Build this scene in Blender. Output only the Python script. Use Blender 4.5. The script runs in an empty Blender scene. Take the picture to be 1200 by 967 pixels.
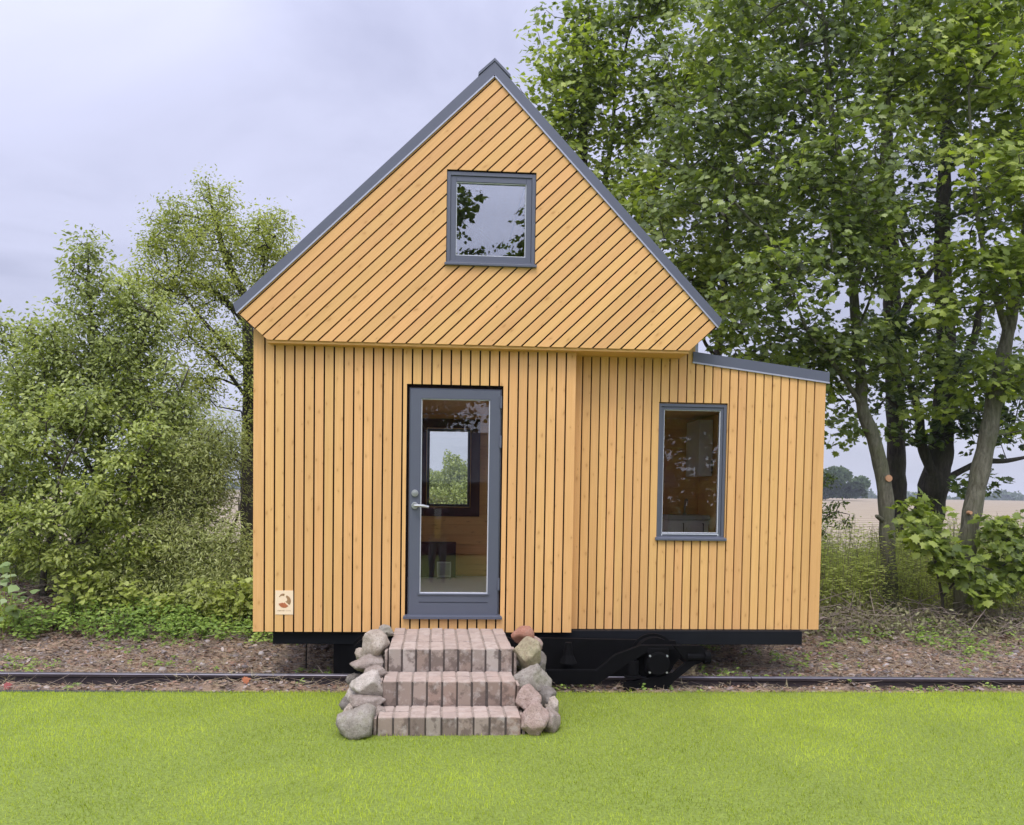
import bpy, bmesh, math, random
import numpy as np
from mathutils import Vector, Matrix
R = math.radians
random.seed(7); rng = np.random.default_rng(11)
S = bpy.context.scene
COL = S.collection

# ------------------------------------------------------------------ camera model
F = 930.0; PPX, PPY = 572.0, 613.5
YAW, PITCH, ROLL = 0.06474944, -0.03909715, 0.01407844
CAM = Vector((0, -7.18, 1.7))
fwd = Vector((math.sin(YAW)*math.cos(PITCH), math.cos(YAW)*math.cos(PITCH), math.sin(PITCH)))
r0 = Vector((math.cos(YAW), -math.sin(YAW), 0)); u0 = r0.cross(fwd)
rgt = r0*math.cos(ROLL)+u0*math.sin(ROLL); upv = -r0*math.sin(ROLL)+u0*math.cos(ROLL)
cd = bpy.data.cameras.new('camera'); cam = bpy.data.objects.new('camera', cd); COL.objects.link(cam)
M = Matrix((rgt, upv, -fwd)).transposed().to_4x4(); M.translation = CAM
cam.matrix_world = M
cd.sensor_width = 36; cd.lens = F/1200*36
cd.shift_x = (600-PPX)/1200; cd.shift_y = (PPY-483.5)/1200
cd.clip_start = 0.02; cd.clip_end = 6000
S.camera = cam

def at(px, py, Y):
    """where the sight line of a photo pixel meets the vertical plane at depth Y"""
    d = fwd + rgt*((px-PPX)/F) + upv*((PPY-py)/F)
    return CAM + d*((Y-CAM.y)/d.y)

# ------------------------------------------------------------------ object helpers
def link(o, parent=None):
    COL.objects.link(o)
    if parent is not None:
        o.parent = parent
    return o
def tag(o, label=None, cat=None, group=None, kind=None):
    if label: o['label'] = label
    if cat: o['category'] = cat
    if group: o['group'] = group
    if kind: o['kind'] = kind
    return o
def empty(name, loc=(0, 0, 0)):
    o = bpy.data.objects.new(name, None); COL.objects.link(o); o.location = loc
    o.empty_display_size = 0.1
    return o

class MB:
    """collects faces (optionally with per-face uv frame + board random)"""
    def __init__(s): s.v = []; s.f = []; s.uv = []; s.rnd = []; s.m = []
    def add(s, vs, fs, uvs=None, rnd=0.5, mi=0):
        b = len(s.v); s.v += [tuple(p) for p in vs]
        for k, f in enumerate(fs):
            s.f.append([b+i for i in f]); s.rnd.append(rnd); s.m.append(mi)
            s.uv.append(uvs[k] if uvs else [(0, 0)]*len(f))
    def box(s, x0, x1, y0, y1, z0, z1, rnd=0.5, mi=0):
        v = [(x0,y0,z0),(x1,y0,z0),(x1,y1,z0),(x0,y1,z0),(x0,y0,z1),(x1,y0,z1),(x1,y1,z1),(x0,y1,z1)]
        s.add(v, [(0,3,2,1),(4,5,6,7),(0,1,5,4),(1,2,6,5),(2,3,7,6),(3,0,4,7)], None, rnd, mi)
    def prism(s, pts, y0, y1, along=(0, 1), rnd=0.5, off=(0, 0), mi=0):
        """polygon in XZ (counter-clockwise seen from -Y), extruded y0..y1; uv measured along 'along'"""
        n = len(pts); a = along; c = (a[1], -a[0])
        def uv(p): return ((p[0]*a[0]+p[1]*a[1])+off[0], (p[0]*c[0]+p[1]*c[1])+off[1])
        v = [(p[0], y0, p[1]) for p in pts]+[(p[0], y1, p[1]) for p in pts]
        fs = [tuple(range(n)), tuple(range(2*n-1, n-1, -1))]
        us = [[uv(p) for p in pts], [uv(p) for p in reversed(pts)]]
        for i in range(n):
            j = (i+1) % n
            fs.append((i, i+n, j+n, j)); us.append([uv(pts[i]), uv(pts[i]), uv(pts[j]), uv(pts[j])])
        s.add(v, fs, us, rnd, mi)
    def tube(s, path, rad, n=8, cap=True, mi=0):
        path = [Vector(p) for p in path]
        if not hasattr(rad, '__len__'): rad = [rad]*len(path)
        rings = []; up = Vector((0, 0, 1)); prev = None
        for i, p in enumerate(path):
            t = (path[min(i+1, len(path)-1)]-path[max(i-1, 0)]).normalized()
            if prev is None:
                a = t.cross(up)
                if a.length < 0.2: a = t.cross(Vector((1, 0, 0)))
            else: a = prev-t*prev.dot(t)
            a.normalize(); prev = a; b = t.cross(a)
            rings.append([p+(a*math.cos(2*math.pi*k/n)+b*math.sin(2*math.pi*k/n))*rad[i] for k in range(n)])
        v = [q for r in rings for q in r]; fs = []
        for i in range(len(path)-1):
            for k in range(n):
                fs.append((i*n+k, i*n+(k+1) % n, (i+1)*n+(k+1) % n, (i+1)*n+k))
        if cap:
            fs.append(tuple(range(n-1, -1, -1))); fs.append(tuple((len(path)-1)*n+k for k in range(n)))
        s.add(v, fs, None, 0.5, mi)
    def build(s, name, mat, parent=None, bevel=0, smooth=False):
        me = bpy.data.meshes.new(name); me.from_pydata(s.v, [], s.f)
        uvl = me.uv_layers.new(name='UVMap')
        flat = [c for f in s.uv for p in f for c in p]
        if len(flat) == 2*len(me.loops): uvl.data.foreach_set('uv', flat)
        at_ = me.attributes.new('rnd', 'FLOAT', 'FACE'); at_.data.foreach_set('value', s.rnd)
        mats = mat if isinstance(mat, (list, tuple)) else [mat]
        for m in mats: me.materials.append(m)
        if len(mats) > 1: me.polygons.foreach_set('material_index', s.m)
        if smooth: me.polygons.foreach_set('use_smooth', [True]*len(me.polygons))
        me.update()
        o = bpy.data.objects.new(name, me); link(o, parent)
        if bevel:
            b = o.modifiers.new('bevel', 'BEVEL'); b.width = bevel; b.segments = 2; b.limit_method = 'ANGLE'
        return o

# ------------------------------------------------------------------ node helpers
def mat(name):
    m = bpy.data.materials.new(name); m.use_nodes = True; nt = m.node_tree
    return m, nt, nt.nodes['Principled BSDF']
def N(nt, t, **kw):
    n = nt.nodes.new(t)
    for k, v in kw.items():
        if k in n.inputs: n.inputs[k].default_value = v
        else: setattr(n, k, v)
    return n
def L(nt, a, b): nt.links.new(a, b)
def ramp(nt, fac, stops, interp='LINEAR'):
    r = nt.nodes.new('ShaderNodeValToRGB'); r.color_ramp.interpolation = interp
    e = r.color_ramp.elements
    while len(e) < len(stops): e.new(0.5)
    for k, (p, c) in enumerate(stops):
        e[k].position = p; e[k].color = (*c, 1) if len(c) == 3 else c
    L(nt, fac, r.inputs[0]); return r.outputs[0]
def noise(nt, vec, scale, detail=3, rough=0.5, dist=0):
    n = N(nt, 'ShaderNodeTexNoise'); n.inputs['Scale'].default_value = scale; n.inputs['Detail'].default_value = detail
    n.inputs['Roughness'].default_value = rough; n.inputs['Distortion'].default_value = dist
    if vec is not None: L(nt, vec, n.inputs['Vector'])
    return n.outputs['Fac']
def mapping(nt, vec, scale=(1, 1, 1), loc=(0, 0, 0)):
    m = nt.nodes.new('ShaderNodeMapping'); m.inputs['Scale'].default_value = scale; m.inputs['Location'].default_value = loc
    L(nt, vec, m.inputs['Vector']); return m.outputs[0]
def math_(nt, op, a, b=None, c=None, clamp=False):
    n = nt.nodes.new('ShaderNodeMath'); n.operation = op; n.use_clamp = clamp
    for i, x in enumerate((a, b, c)):
        if x is None: continue
        if isinstance(x, (int, float)): n.inputs[i].default_value = x
        else: L(nt, x, n.inputs[i])
    return n.outputs[0]
def mixc(nt, fac, a, b, mode='MIX'):
    n = nt.nodes.new('ShaderNodeMix'); n.data_type = 'RGBA'; n.blend_type = mode
    for sock, x in ((n.inputs[0], fac), (n.inputs[6], a), (n.inputs[7], b)):
        if isinstance(x, (int, float)): sock.default_value = x
        elif isinstance(x, tuple): sock.default_value = (*x, 1)
        else: L(nt, x, sock)
    return n.outputs[2]
def bump(nt, h, bsdf, strength=0.3, dist=0.01):
    b = nt.nodes.new('ShaderNodeBump'); b.inputs['Strength'].default_value = strength; b.inputs['Distance'].default_value = dist
    L(nt, h, b.inputs['Height']); L(nt, b.outputs[0], bsdf.inputs['Normal'])
def objco(nt): return N(nt, 'ShaderNodeTexCoord').outputs['Object']
def geopos(nt): return N(nt, 'ShaderNodeNewGeometry').outputs['Position']

def simple(name, col, rough=0.6, metal=0.0, var=0.12, sc=8.0, spec=0.5, bmp=0.0):
    m, nt, b = mat(name)
    f = noise(nt, geopos(nt), sc, 4, 0.6)
    c = ramp(nt, f, [(0.25, tuple(x*(1-var) for x in col)), (0.75, tuple(min(1, x*(1+var)) for x in col))])
    L(nt, c, b.inputs['Base Color']); b.inputs['Roughness'].default_value = rough; b.inputs['Metallic'].default_value = metal
    b.inputs['Specular IOR Level'].default_value = spec
    if bmp: bump(nt, noise(nt, geopos(nt), sc*8, 5, 0.6), b, bmp, 0.004)
    return m

def wood(name, light, mid, knot, rough=0.62):
    m, nt, b = mat(name)
    uv = N(nt, 'ShaderNodeUVMap').outputs[0]
    at_ = N(nt, 'ShaderNodeAttribute', attribute_name='rnd'); rn = at_.outputs['Fac']
    off = nt.nodes.new('ShaderNodeCombineXYZ'); L(nt, math_(nt, 'MULTIPLY', rn, 97.0), off.inputs[0]); L(nt, math_(nt, 'MULTIPLY', rn, 31.0), off.inputs[1])
    ad = nt.nodes.new('ShaderNodeVectorMath'); ad.operation = 'ADD'; L(nt, uv, ad.inputs[0]); L(nt, off.outputs[0], ad.inputs[1])
    v = ad.outputs[0]
    # knots
    dn = noise(nt, mapping(nt, v, (7, 16, 1)), 1.0, 2); dv = nt.nodes.new('ShaderNodeVectorMath'); dv.operation = 'ADD'; L(nt, mapping(nt, v, (4.6, 9.0, 1)), dv.inputs[0]); L(nt, math_(nt, 'MULTIPLY', dn, .35), dv.inputs[1]); kv = dv.outputs[0]
    vo = N(nt, 'ShaderNodeTexVoronoi'); vo.voronoi_dimensions = '2D'; vo.inputs['Scale'].default_value = 1; L(nt, kv, vo.inputs['Vector'])
    sep = nt.nodes.new('ShaderNodeSeparateColor'); L(nt, vo.outputs['Color'], sep.inputs[0])
    pick = math_(nt, 'GREATER_THAN', sep.outputs[0], 0.42)
    siz = math_(nt, 'MULTIPLY_ADD', sep.outputs[1], 0.085, 0.03)
    kd = math_(nt, 'DIVIDE', vo.outputs['Distance'], siz)
    core = math_(nt, 'MULTIPLY', math_(nt, 'SUBTRACT', 1.15, kd, clamp=True), pick)
    halo = math_(nt, 'MULTIPLY', math_(nt, 'SUBTRACT', 1.0, math_(nt, 'MULTIPLY', kd, 0.33), clamp=True), pick)
    # grain, bent round the knots
    gv = mapping(nt, v, (2.2, 70, 1))
    g = noise(nt, gv, 1.0, 4, 0.6, 0.6)
    g2 = noise(nt, mapping(nt, v, (1.1, 9, 1)), 1.0, 3, 0.5)
    base = mixc(nt, ramp(nt, g, [(0.3, (0, 0, 0)), (0.75, (1, 1, 1))]), mid, light)
    base = mixc(nt, math_(nt, 'MULTIPLY', ramp(nt, g2, [(0.45, (0, 0, 0)), (0.8, (1, 1, 1))]), 0.45), base, tuple(x*0.86 for x in mid))
    hs = N(nt, 'ShaderNodeHueSaturation'); L(nt, base, hs.inputs['Color'])
    L(nt, math_(nt, 'MULTIPLY_ADD', rn, 0.13, 0.935), hs.inputs['Value']); L(nt, math_(nt, 'MULTIPLY_ADD', math_(nt, 'FRACT', math_(nt, 'MULTIPLY', rn, 7.3)), 0.009, 0.4945), hs.inputs['Hue'])
    c = mixc(nt, math_(nt, 'MULTIPLY', halo, 0.38), hs.outputs[0], tuple(x*0.8 for x in mid))
    c = mixc(nt, math_(nt, 'MULTIPLY', core, 0.52), c, knot)
    # weather marks
    st = noise(nt, geopos(nt), 1.3, 4, 0.6)
    c = mixc(nt, math_(nt, 'MULTIPLY', ramp(nt, st, [(0.45, (0, 0, 0)), (0.75, (1, 1, 1))]), 0.16), c, tuple(x*0.75 for x in mid))
    L(nt, c, b.inputs['Base Color']); b.inputs['Roughness'].default_value = rough
    b.inputs['Specular IOR Level'].default_value = 0.3
    bump(nt, g, b, 0.12, 0.002)
    return m

WOOD = wood('oiled_larch', (0.70, 0.412, 0.157), (0.63, 0.350, 0.118), (0.36, 0.15, 0.035))
INWOOD = wood('interior_pine', (0.78, 0.47, 0.19), (0.68, 0.38, 0.14), (0.20, 0.08, 0.03))
GREY = simple('grey_paint', (0.082, 0.090, 0.112), 0.42, 0, 0.04, 3)
GREYR = simple('grey_roof_metal', (0.080, 0.088, 0.112), 0.40, 0.0, 0.06, 2)
GREYE = simple('grey_metal_edge', (0.34, 0.35, 0.39), 0.35, 0.3, 0.05, 6)
BEAD = simple('pale_glazing_bead', (0.55, 0.57, 0.58), 0.4, 0, 0.05)
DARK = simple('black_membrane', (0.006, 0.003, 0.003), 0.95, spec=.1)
BLACK = simple('black_steel', (0.0040, 0.0050, 0.0065), 0.75, 0, 0.3, 6, spec=.22)
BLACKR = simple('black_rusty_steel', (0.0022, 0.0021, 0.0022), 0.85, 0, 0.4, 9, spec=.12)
STEEL = simple('brushed_steel', (0.50, 0.51, 0.48), 0.28, 0.9, 0.06)
BOLT = simple('zinc_bolt', (0.45, 0.45, 0.46), 0.4, 0.6)
FLOORM = simple('pale_floor', (0.86, 0.81, 0.78), 0.5, 0, 0.06, 2)
MAROON = simple('dark_red_paint', (0.055, 0.016, 0.018), 0.5, 0, 0.15)
WHITEM = simple('white_laminate', (0.60, 0.61, 0.60), 0.4, 0, 0.03)
COUNTER = simple('grey_counter', (0.33, 0.33, 0.32), 0.35, 0, 0.1, 20)

def glass(name, ior=2.1, tint=(0.90, 0.93, 0.92)):
    m, nt, b = mat(name); nt.nodes.remove(b)
    out = [n for n in nt.nodes if n.type == 'OUTPUT_MATERIAL'][0]
    tr = N(nt, 'ShaderNodeBsdfTransparent'); tr.inputs[0].default_value = (*tint, 1)
    gl = N(nt, 'ShaderNodeBsdfGlossy'); gl.inputs['Roughness'].default_value = 0.0; gl.inputs[0].default_value = (0.96, 0.97, 1, 1)
    fr = N(nt, 'ShaderNodeFresnel'); fr.inputs[0].default_value = ior
    bp = N(nt, 'ShaderNodeBump'); bp.inputs['Strength'].default_value = 0.006; bp.inputs['Distance'].default_value = 0.02
    L(nt, noise(nt, geopos(nt), 2.2, 1), bp.inputs['Height']); L(nt, bp.outputs[0], gl.inputs['Normal'])
    mx = N(nt, 'ShaderNodeMixShader'); L(nt, fr.outputs[0], mx.inputs[0]); L(nt, tr.outputs[0], mx.inputs[1]); L(nt, gl.outputs[0], mx.inputs[2])
    L(nt, mx.outputs[0], out.inputs[0]); return m
GLASS = glass('double_glazing', 1.52, (.96, .97, .96))
GLASS_UP = glass('coated_glazing', 2.15)
GLASS_IN = glass('clear_glazing', 1.45, (0.96, 0.97, 0.97))

# ------------------------------------------------------------------ board layout
def clip(poly, nx, nz, d):
    """keep the side where nx*x+nz*z <= d"""
    out = []
    for i in range(len(poly)):
        a, b = poly[i], poly[(i+1) % len(poly)]
        da = nx*a[0]+nz*a[1]-d; db = nx*b[0]+nz*b[1]-d
        if da <= 0: out.append(a)
        if (da < 0 < db) or (db < 0 < da):
            t = da/(da-db); out.append((a[0]+(b[0]-a[0])*t, a[1]+(b[1]-a[1])*t))
    return out
def cut_hole(poly, h):
    x0, x1, z0, z1 = h; res = []
    p = clip(poly, 1, 0, x0)
    if len(p) > 2: res.append(p)
    rest = clip(poly, -1, 0, -x0)
    p = clip(rest, -1, 0, -x1)
    if len(p) > 2: res.append(p)
    rest = clip(rest, 1, 0, x1)
    for args in ((0, 1, z0), (0, -1, -z1)):
        p = clip(rest, *args)
        if len(p) > 2: res.append(p)
    return res
def boards(mb, region, holes, ang, gaps, y0, y1, gapw=0.011):
    """region: convex polygon; gaps: sorted offsets across the boards (metres)"""
    a = (math.cos(ang), math.sin(ang)); c = (math.sin(ang), -math.cos(ang))
    for k in range(len(gaps)-1):
        lo, hi = gaps[k]+gapw/2, gaps[k+1]-gapw/2
        p = clip(region, c[0], c[1], hi); p = clip(p, -c[0], -c[1], -lo) if len(p) > 2 else p
        if len(p) < 3: continue
        ps = [p]
        for h in holes: ps = [q for r in ps for q in cut_hole(r, h)]
        rn = random.random(); dy = random.uniform(-0.0008, 0.0008)
        for q in ps:
            w = [v for i, v in enumerate(q) if math.dist(v, q[i-1]) > 1e-5]
            if len(w) < 3: continue
            area = sum(w[i][0]*w[(i+1) % len(w)][1]-w[(i+1) % len(w)][0]*w[i][1] for i in range(len(w)))
            if abs(area) < 1e-5: continue
            if area < 0: w.reverse()
            mb.prism(w, y0+dy, y1, a, rn, (0, -lo))
def backing(mb, poly, holes, y0, y1):
    ps = [poly]
    for h in holes: ps = [q for r in ps for q in cut_hole(r, h)]
    for q in ps: mb.prism(q, y0, y1)

# ================================================================== THE HOUSE
GY = -0.12      # gable plane
AY = 0.18       # side bay plane
BACK = 3.55
house = tag(empty('tiny_house', (0.5, 1.7, 0.42)), 'ochre timber-clad tiny house with steep grey gable roof standing on a rail wagon', 'house')
house_parts = []
def HP(o): house_parts.append(o); return o
DOOR = (-0.28, 0.588, 0.565, 2.662)
WUP = (0.054, 0.842, 3.70, 4.517)
WSD = (2.068, 2.727, 1.285, 2.570)
WBK = (-0.14, 0.44, 1.50, 2.54)
WB2 = (1.00, 2.80, 1.30, 2.54); WB3 = (-1.40, -0.55, 1.10, 2.54)

# lower main front
g = [-1.6325+0.0]+[-1.532+0.08668*k for k in range(32)]+[1.246]
g[0] -= 0.0055; g[-1] += 0.0055
mb = MB(); boards(mb, [(-1.6325, 0.425), (1.2455, 0.425), (1.2455, 3.115), (-1.6325, 3.115)], [DOOR], math.pi/2, g, 0.0, 0.022, 0.0145)
HP(mb.build('front_cladding', WOOD, house))
# side bay front
g = [1.2475]+[1.340+0.0824*k for k in range(28)]+[3.678]
slope = (2.79-2.94)/(3.672-2.40)
mb = MB()
regA = [(1.2475, 0.428), (2.4022, 0.428), (2.4022, 3.16), (1.2475, 3.16)]
regB = [(2.4042, 0.428), (3.672, 0.428), (3.672, 2.80), (2.4042, 2.80+(2.4042-3.672)*slope)]
boards(mb, regA, [WSD], math.pi/2, g, AY, AY+0.022, 0.0125)
boards(mb, regB, [WSD], math.pi/2, g, AY, AY+0.022, 0.0125)
HP(mb.build('side_bay_cladding', WOOD, house))
# return of the main wall onto the bay
mb = MB(); mb.box(1.222, 1.2445, 0.0225, AY+0.0235, 0.425, 3.05, 0.3); HP(mb.build('corner_board', WOOD, house))
# gable
ang = math.atan2(2.099, 2.194)
gpoly = [(-1.488, 3.0), (2.249, 3.0), (2.499, 3.222), (0.459, 5.323), (-1.736, 3.224)]
v0 = -1.433*math.sin(ang)-3.002*math.cos(ang); ph = 0.1275*math.sin(ang)
g = [v0+ph*k for k in range(-6, 32)]
mb = MB(); boards(mb, gpoly, [WUP], ang, g, GY, GY+0.022, 0.0130)
HP(mb.build('gable_cladding', WOOD, house))
# dark membrane behind the gaps
mb = MB()
backing(mb, [(-1.620, 0.430), (1.24, 0.430), (1.24, 3.10), (-1.620, 3.10)], [DOOR], 0.040, 0.051)
backing(mb, [(1.25, 0.436), (3.66, 0.436), (3.66, 2.78), (2.40, 2.92), (1.25, 3.05)], [WSD], AY+0.040, AY+0.051)
backing(mb, [(-1.48, 3.01), (2.24, 3.01), (2.485, 3.225), (0.459, 5.31), (-1.722, 3.227)], [WUP], GY+0.045, GY+0.055)
HP(mb.build('wall_membrane', DARK, house))
# soffit under the gable and chamfers
mb = MB()
mb.box(-1.49, 2.25, GY+0.023, AY+0.06, 2.978, 2.999, 0.8)
HP(mb.build('gable_soffit', WOOD, house))
mb = MB()
for (xa, za, xb, zb) in ((-1.739, 3.224, -1.491, 2.999), (2.502, 3.222, 2.252, 2.999)):
    dx, dz = xb-xa, zb-za; l = math.hypot(dx, dz); nx, nz = -dz/l*0.02, dx/l*0.02
    if nz > 0: nx, nz = -nx, -nz
    q = [(xa, za), (xb, zb), (xb+nx*-1, zb+nz*-1), (xa-nx, za-nz)]
    ar = sum(q[i][0]*q[(i+1) % 4][1]-q[(i+1) % 4][0]*q[i][1] for i in range(4))
    if ar < 0: q.reverse()
    mb = MB(); mb.prism(q, GY+0.023, BACK+0.1, (0, 1), 0.2); HP(mb.build('eaves_board', DARK, house))
# structural walls, linings, floor, ceilings
mb = MB()
def wall_xz(mb, x0, x1, z0, z1, y0, y1, hole=None, rn=0.5):
    ps = [[(x0, z0), (x1, z0), (x1, z1), (x0, z1)]]
    if hole: ps = cut_hole(ps[0], hole)
    for q in ps: mb.prism(q, y0, y1, (1, 0), rn)
for k in range(16):                                     # horizontal lining boards on the back wall
    z0 = 0.60+k*0.133; z1 = z0+0.128
    ps = [[(-1.5, z0), (3.54, z0), (3.54, z1), (-1.5, z1)]]
    for h in (WBK, WB2, WB3): ps = [q for r in ps for q in cut_hole(r, h)]
    rn = random.random()
    for q in ps: mb.prism(q, 3.40, 3.42, (1, 0), rn)
for q in [u for a_ in cut_hole([(-1.5, .58), (3.54, .58), (3.54, 2.73), (-1.5, 2.73)], WBK) for b__ in cut_hole(a_, WB2) for u in cut_hole(b__, WB3)]: mb.prism(q, 3.424, 3.44, (1, 0), .1)
wall_xz(mb, -1.5, 1.2, 0.58, 2.72, 0.052, 0.09, (-0.27, 0.578, 0.57, 2.65))
wall_xz(mb, 1.2, 3.54, 0.58, 2.72, AY+0.052, AY+0.09, (2.08, 2.715, 1.30, 2.56))
for (xa, xb, ya) in ((-1.55, -1.5, .055), (3.54, 3.59, .24)):
    mb.box(xa, xb, ya, .70, 0.58, 2.73); mb.box(xa, xb, 2.72, 3.44, 0.58, 2.73); mb.box(xa, xb, .70, 2.72, .58, 1.05); mb.box(xa, xb, .70, 2.72, 2.60, 2.73)
mb.box(-1.55, 1.20, 0.055, 3.44, 2.735, 2.78); mb.box(1.20, 3.59, 0.24, 3.44, 2.7355, 2.765)
wall_xz(mb, -1.45, 2.35, 2.80, 3.25, 3.56, 3.58); mb.prism([(-1.70, 3.25), (2.46, 3.25), (0.459, 5.29)], 3.56, 3.58)
HP(mb.build('interior_lining', INWOOD, house))
mb = MB(); mb.box(-1.55, 1.22, 0.055, 3.44, 0.50, 0.575); mb.box(1.221, 3.59, 0.24, 3.44, 0.50, 0.575)
HP(mb.build('floor_deck', FLOORM, house))
mb = MB(); mb.box(-1.615, 1.215, 0.052, 3.50, 0.428, 0.497); mb.box(1.2155, 3.655, AY+0.054, 3.50, 0.43, 0.497)
HP(mb.build('floor_frame', BLACK, house))
# outer side and back walls (vertical boards)
mb = MB()
y = 0.024
SIDEWIN = (0.70, 2.72, 1.05, 2.60)
while y < 3.50:
    w = min(0.08, 3.52-y)
    if SIDEWIN[0] < y+w/2 < SIDEWIN[1]:
        for (xa, xb, zlo, zhi) in ((-1.6325, -1.61, .425, SIDEWIN[2]), (-1.6325, -1.61, SIDEWIN[3], 3.12), (3.65, 3.672, .43, SIDEWIN[2]), (3.65, 3.672, SIDEWIN[3], 2.79)):
            mb.add([(xa, y, zlo), (xb, y, zlo), (xb, y+w, zlo), (xa, y+w, zlo), (xa, y, zhi), (xb, y, zhi), (xb, y+w, zhi), (xa, y+w, zhi)],
               [(0,3,2,1),(4,5,6,7),(0,1,5,4),(1,2,6,5),(2,3,7,6),(3,0,4,7)],
               [[(0,0)]*4, [(0,0)]*4, [(0,0)]*4, [(zlo,0),(zlo,w),(zhi,w),(zhi,0)], [(0,0)]*4, [(zlo,w),(zlo,0),(zhi,0),(zhi,w)]], random.random())
        y += 0.087; continue
    mb.add([(-1.6325, y, .425), (-1.61, y, .425), (-1.61, y+w, .425), (-1.6325, y+w, .425), (-1.6325, y, 3.12), (-1.61, y, 3.12), (-1.61, y+w, 3.12), (-1.6325, y+w, 3.12)],
           [(0,3,2,1),(4,5,6,7),(0,1,5,4),(1,2,6,5),(2,3,7,6),(3,0,4,7)],
           [[(0,0)]*4, [(0,0)]*4, [(.425,0),(.425,.02),(3.12,.02),(3.12,0)], [(0,0)]*4, [(0,0)]*4, [(.425,w),(.425,0),(3.12,0),(3.12,w)]], random.random())
    if y > 0.15:
        mb.add([(3.65, y, .43), (3.672, y, .43), (3.672, y+w, .43), (3.65, y+w, .43), (3.65, y, 2.79), (3.672, y, 2.79), (3.672, y+w, 2.79), (3.65, y+w, 2.79)],
           [(0,3,2,1),(4,5,6,7),(0,1,5,4),(1,2,6,5),(2,3,7,6),(3,0,4,7)],
           [[(0,0)]*4, [(0,0)]*4, [(0,0)]*4, [(.43,0),(.43,w),(2.79,w),(2.79,0)], [(0,0)]*4, [(0,0)]*4], random.random())
    y += 0.087
mb.box(2.385, 2.4015, AY+0.024, 3.52, 2.78, 3.14, 0.4)
gb = [-1.6325+0.0868*k for k in range(62)]
boards(mb, [(-1.61, .43), (3.65, .43), (3.65, 2.78), (2.38, 2.93), (2.38, 3.1), (-1.61, 3.1)], [WBK, WB2, WB3], math.pi/2, gb, 3.50, 3.522)
boards(mb, gpoly, [], math.pi/2, gb, 3.60, 3.62)
HP(mb.build('outer_side_cladding', WOOD, house))
mb = MB(); mb.box(2.4025, 2.430, AY+0.004, AY+0.030, 2.945, 3.15); HP(mb.build('corner_flashing', GREYE, house))

# ---- roof
def slab(mb, pts2, y0, y1):
    q = list(pts2); ar = sum(q[i][0]*q[(i+1) % len(q)][1]-q[(i+1) % len(q)][0]*q[i][1] for i in range(len(q)))
    if ar < 0: q.reverse()
    mb.prism(q, y0, y1)
apx = (0.458, 5.452); T = 0.0
Lt, Lb = (-1.776, 3.296), (-1.752, 3.222)
Rt, Rb = (2.540, 3.282), (2.508, 3.214)
apin = (0.459, 5.338)
mb = MB(); slab(mb, [apx, Lt, Lb, apin], GY-0.012, BACK+0.12); slab(mb, [apin, Rb, Rt, apx], GY-0.0125, BACK+0.1195)
roof = HP(mb.build('roof', GREYR, house))
mb = MB()   # thin pale lower edge of the verge trim
for a, b, in ((Lb, apin), (Rb, apin)):
    dx, dz = b[0]-a[0], b[1]-a[1]; l = math.hypot(dx, dz); n = (-dz/l, dx/l)
    if n[1] > 0: n = (-n[0], -n[1])
    slab(mb, [(a[0]+n[0]*.001, a[1]+n[1]*.001), (b[0]+n[0]*.001, b[1]+n[1]*.001), (b[0]+n[0]*.013, b[1]+n[1]*.013), (a[0]+n[0]*.013, a[1]+n[1]*.013)], GY-0.016, GY-0.002)
mb.build('verge_trim_edge', GREYE, roof)
mb = MB()   # ridge cap
slab(mb, [(0.458, 5.478), (0.318, 5.350), (0.318, 5.326), (0.458, 5.4535)], GY-0.020, BACK+0.13)
slab(mb, [(0.458, 5.4785), (0.598, 5.342), (0.598, 5.316), (0.458, 5.454)], GY-0.0205, BACK+0.1305)
mb.build('ridge_cap', GREYR, roof)
mb = MB()   # loft lining
for a, b in ((Lb, apin), (Rb, apin)):
    dx, dz = b[0]-a[0], b[1]-a[1]; l = math.hypot(dx, dz); n = (-dz/l, dx/l)
    if n[1] > 0: n = (-n[0], -n[1])
    a2 = (a[0]+dx*.05, a[1]+dz*.05)
    slab(mb, [(a2[0]+n[0]*.02, a2[1]+n[1]*.02), (b[0]+n[0]*.02, b[1]+n[1]*.02), (b[0]+n[0]*.035, b[1]+n[1]*.035), (a2[0]+n[0]*.035, a2[1]+n[1]*.035)], GY+0.06, 3.58)
mb.build('loft_lining', INWOOD, roof)
# bay roof
mb = MB()
xl, xr = 2.378, 3.700
zt = lambda x: 3.040+(x-2.41)*(2.885-3.040)/(3.68-2.41)
slab(mb, [(xl, zt(xl)-0.092), (xr, zt(xr)-0.092), (xr, zt(xr)), (xl, zt(xl))], AY-0.014, 3.56)
br = HP(mb.build('side_bay_roof', GREYR, house))
mb = MB(); slab(mb, [(xl-.004, zt(xl)-0.107), (xr+.002, zt(xr)-0.107), (xr+.002, zt(xr)-0.093), (xl-.004, zt(xl)-0.093)], AY-0.018, AY-0.001); mb.build('verge_trim_edge', GREYE, br)

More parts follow.
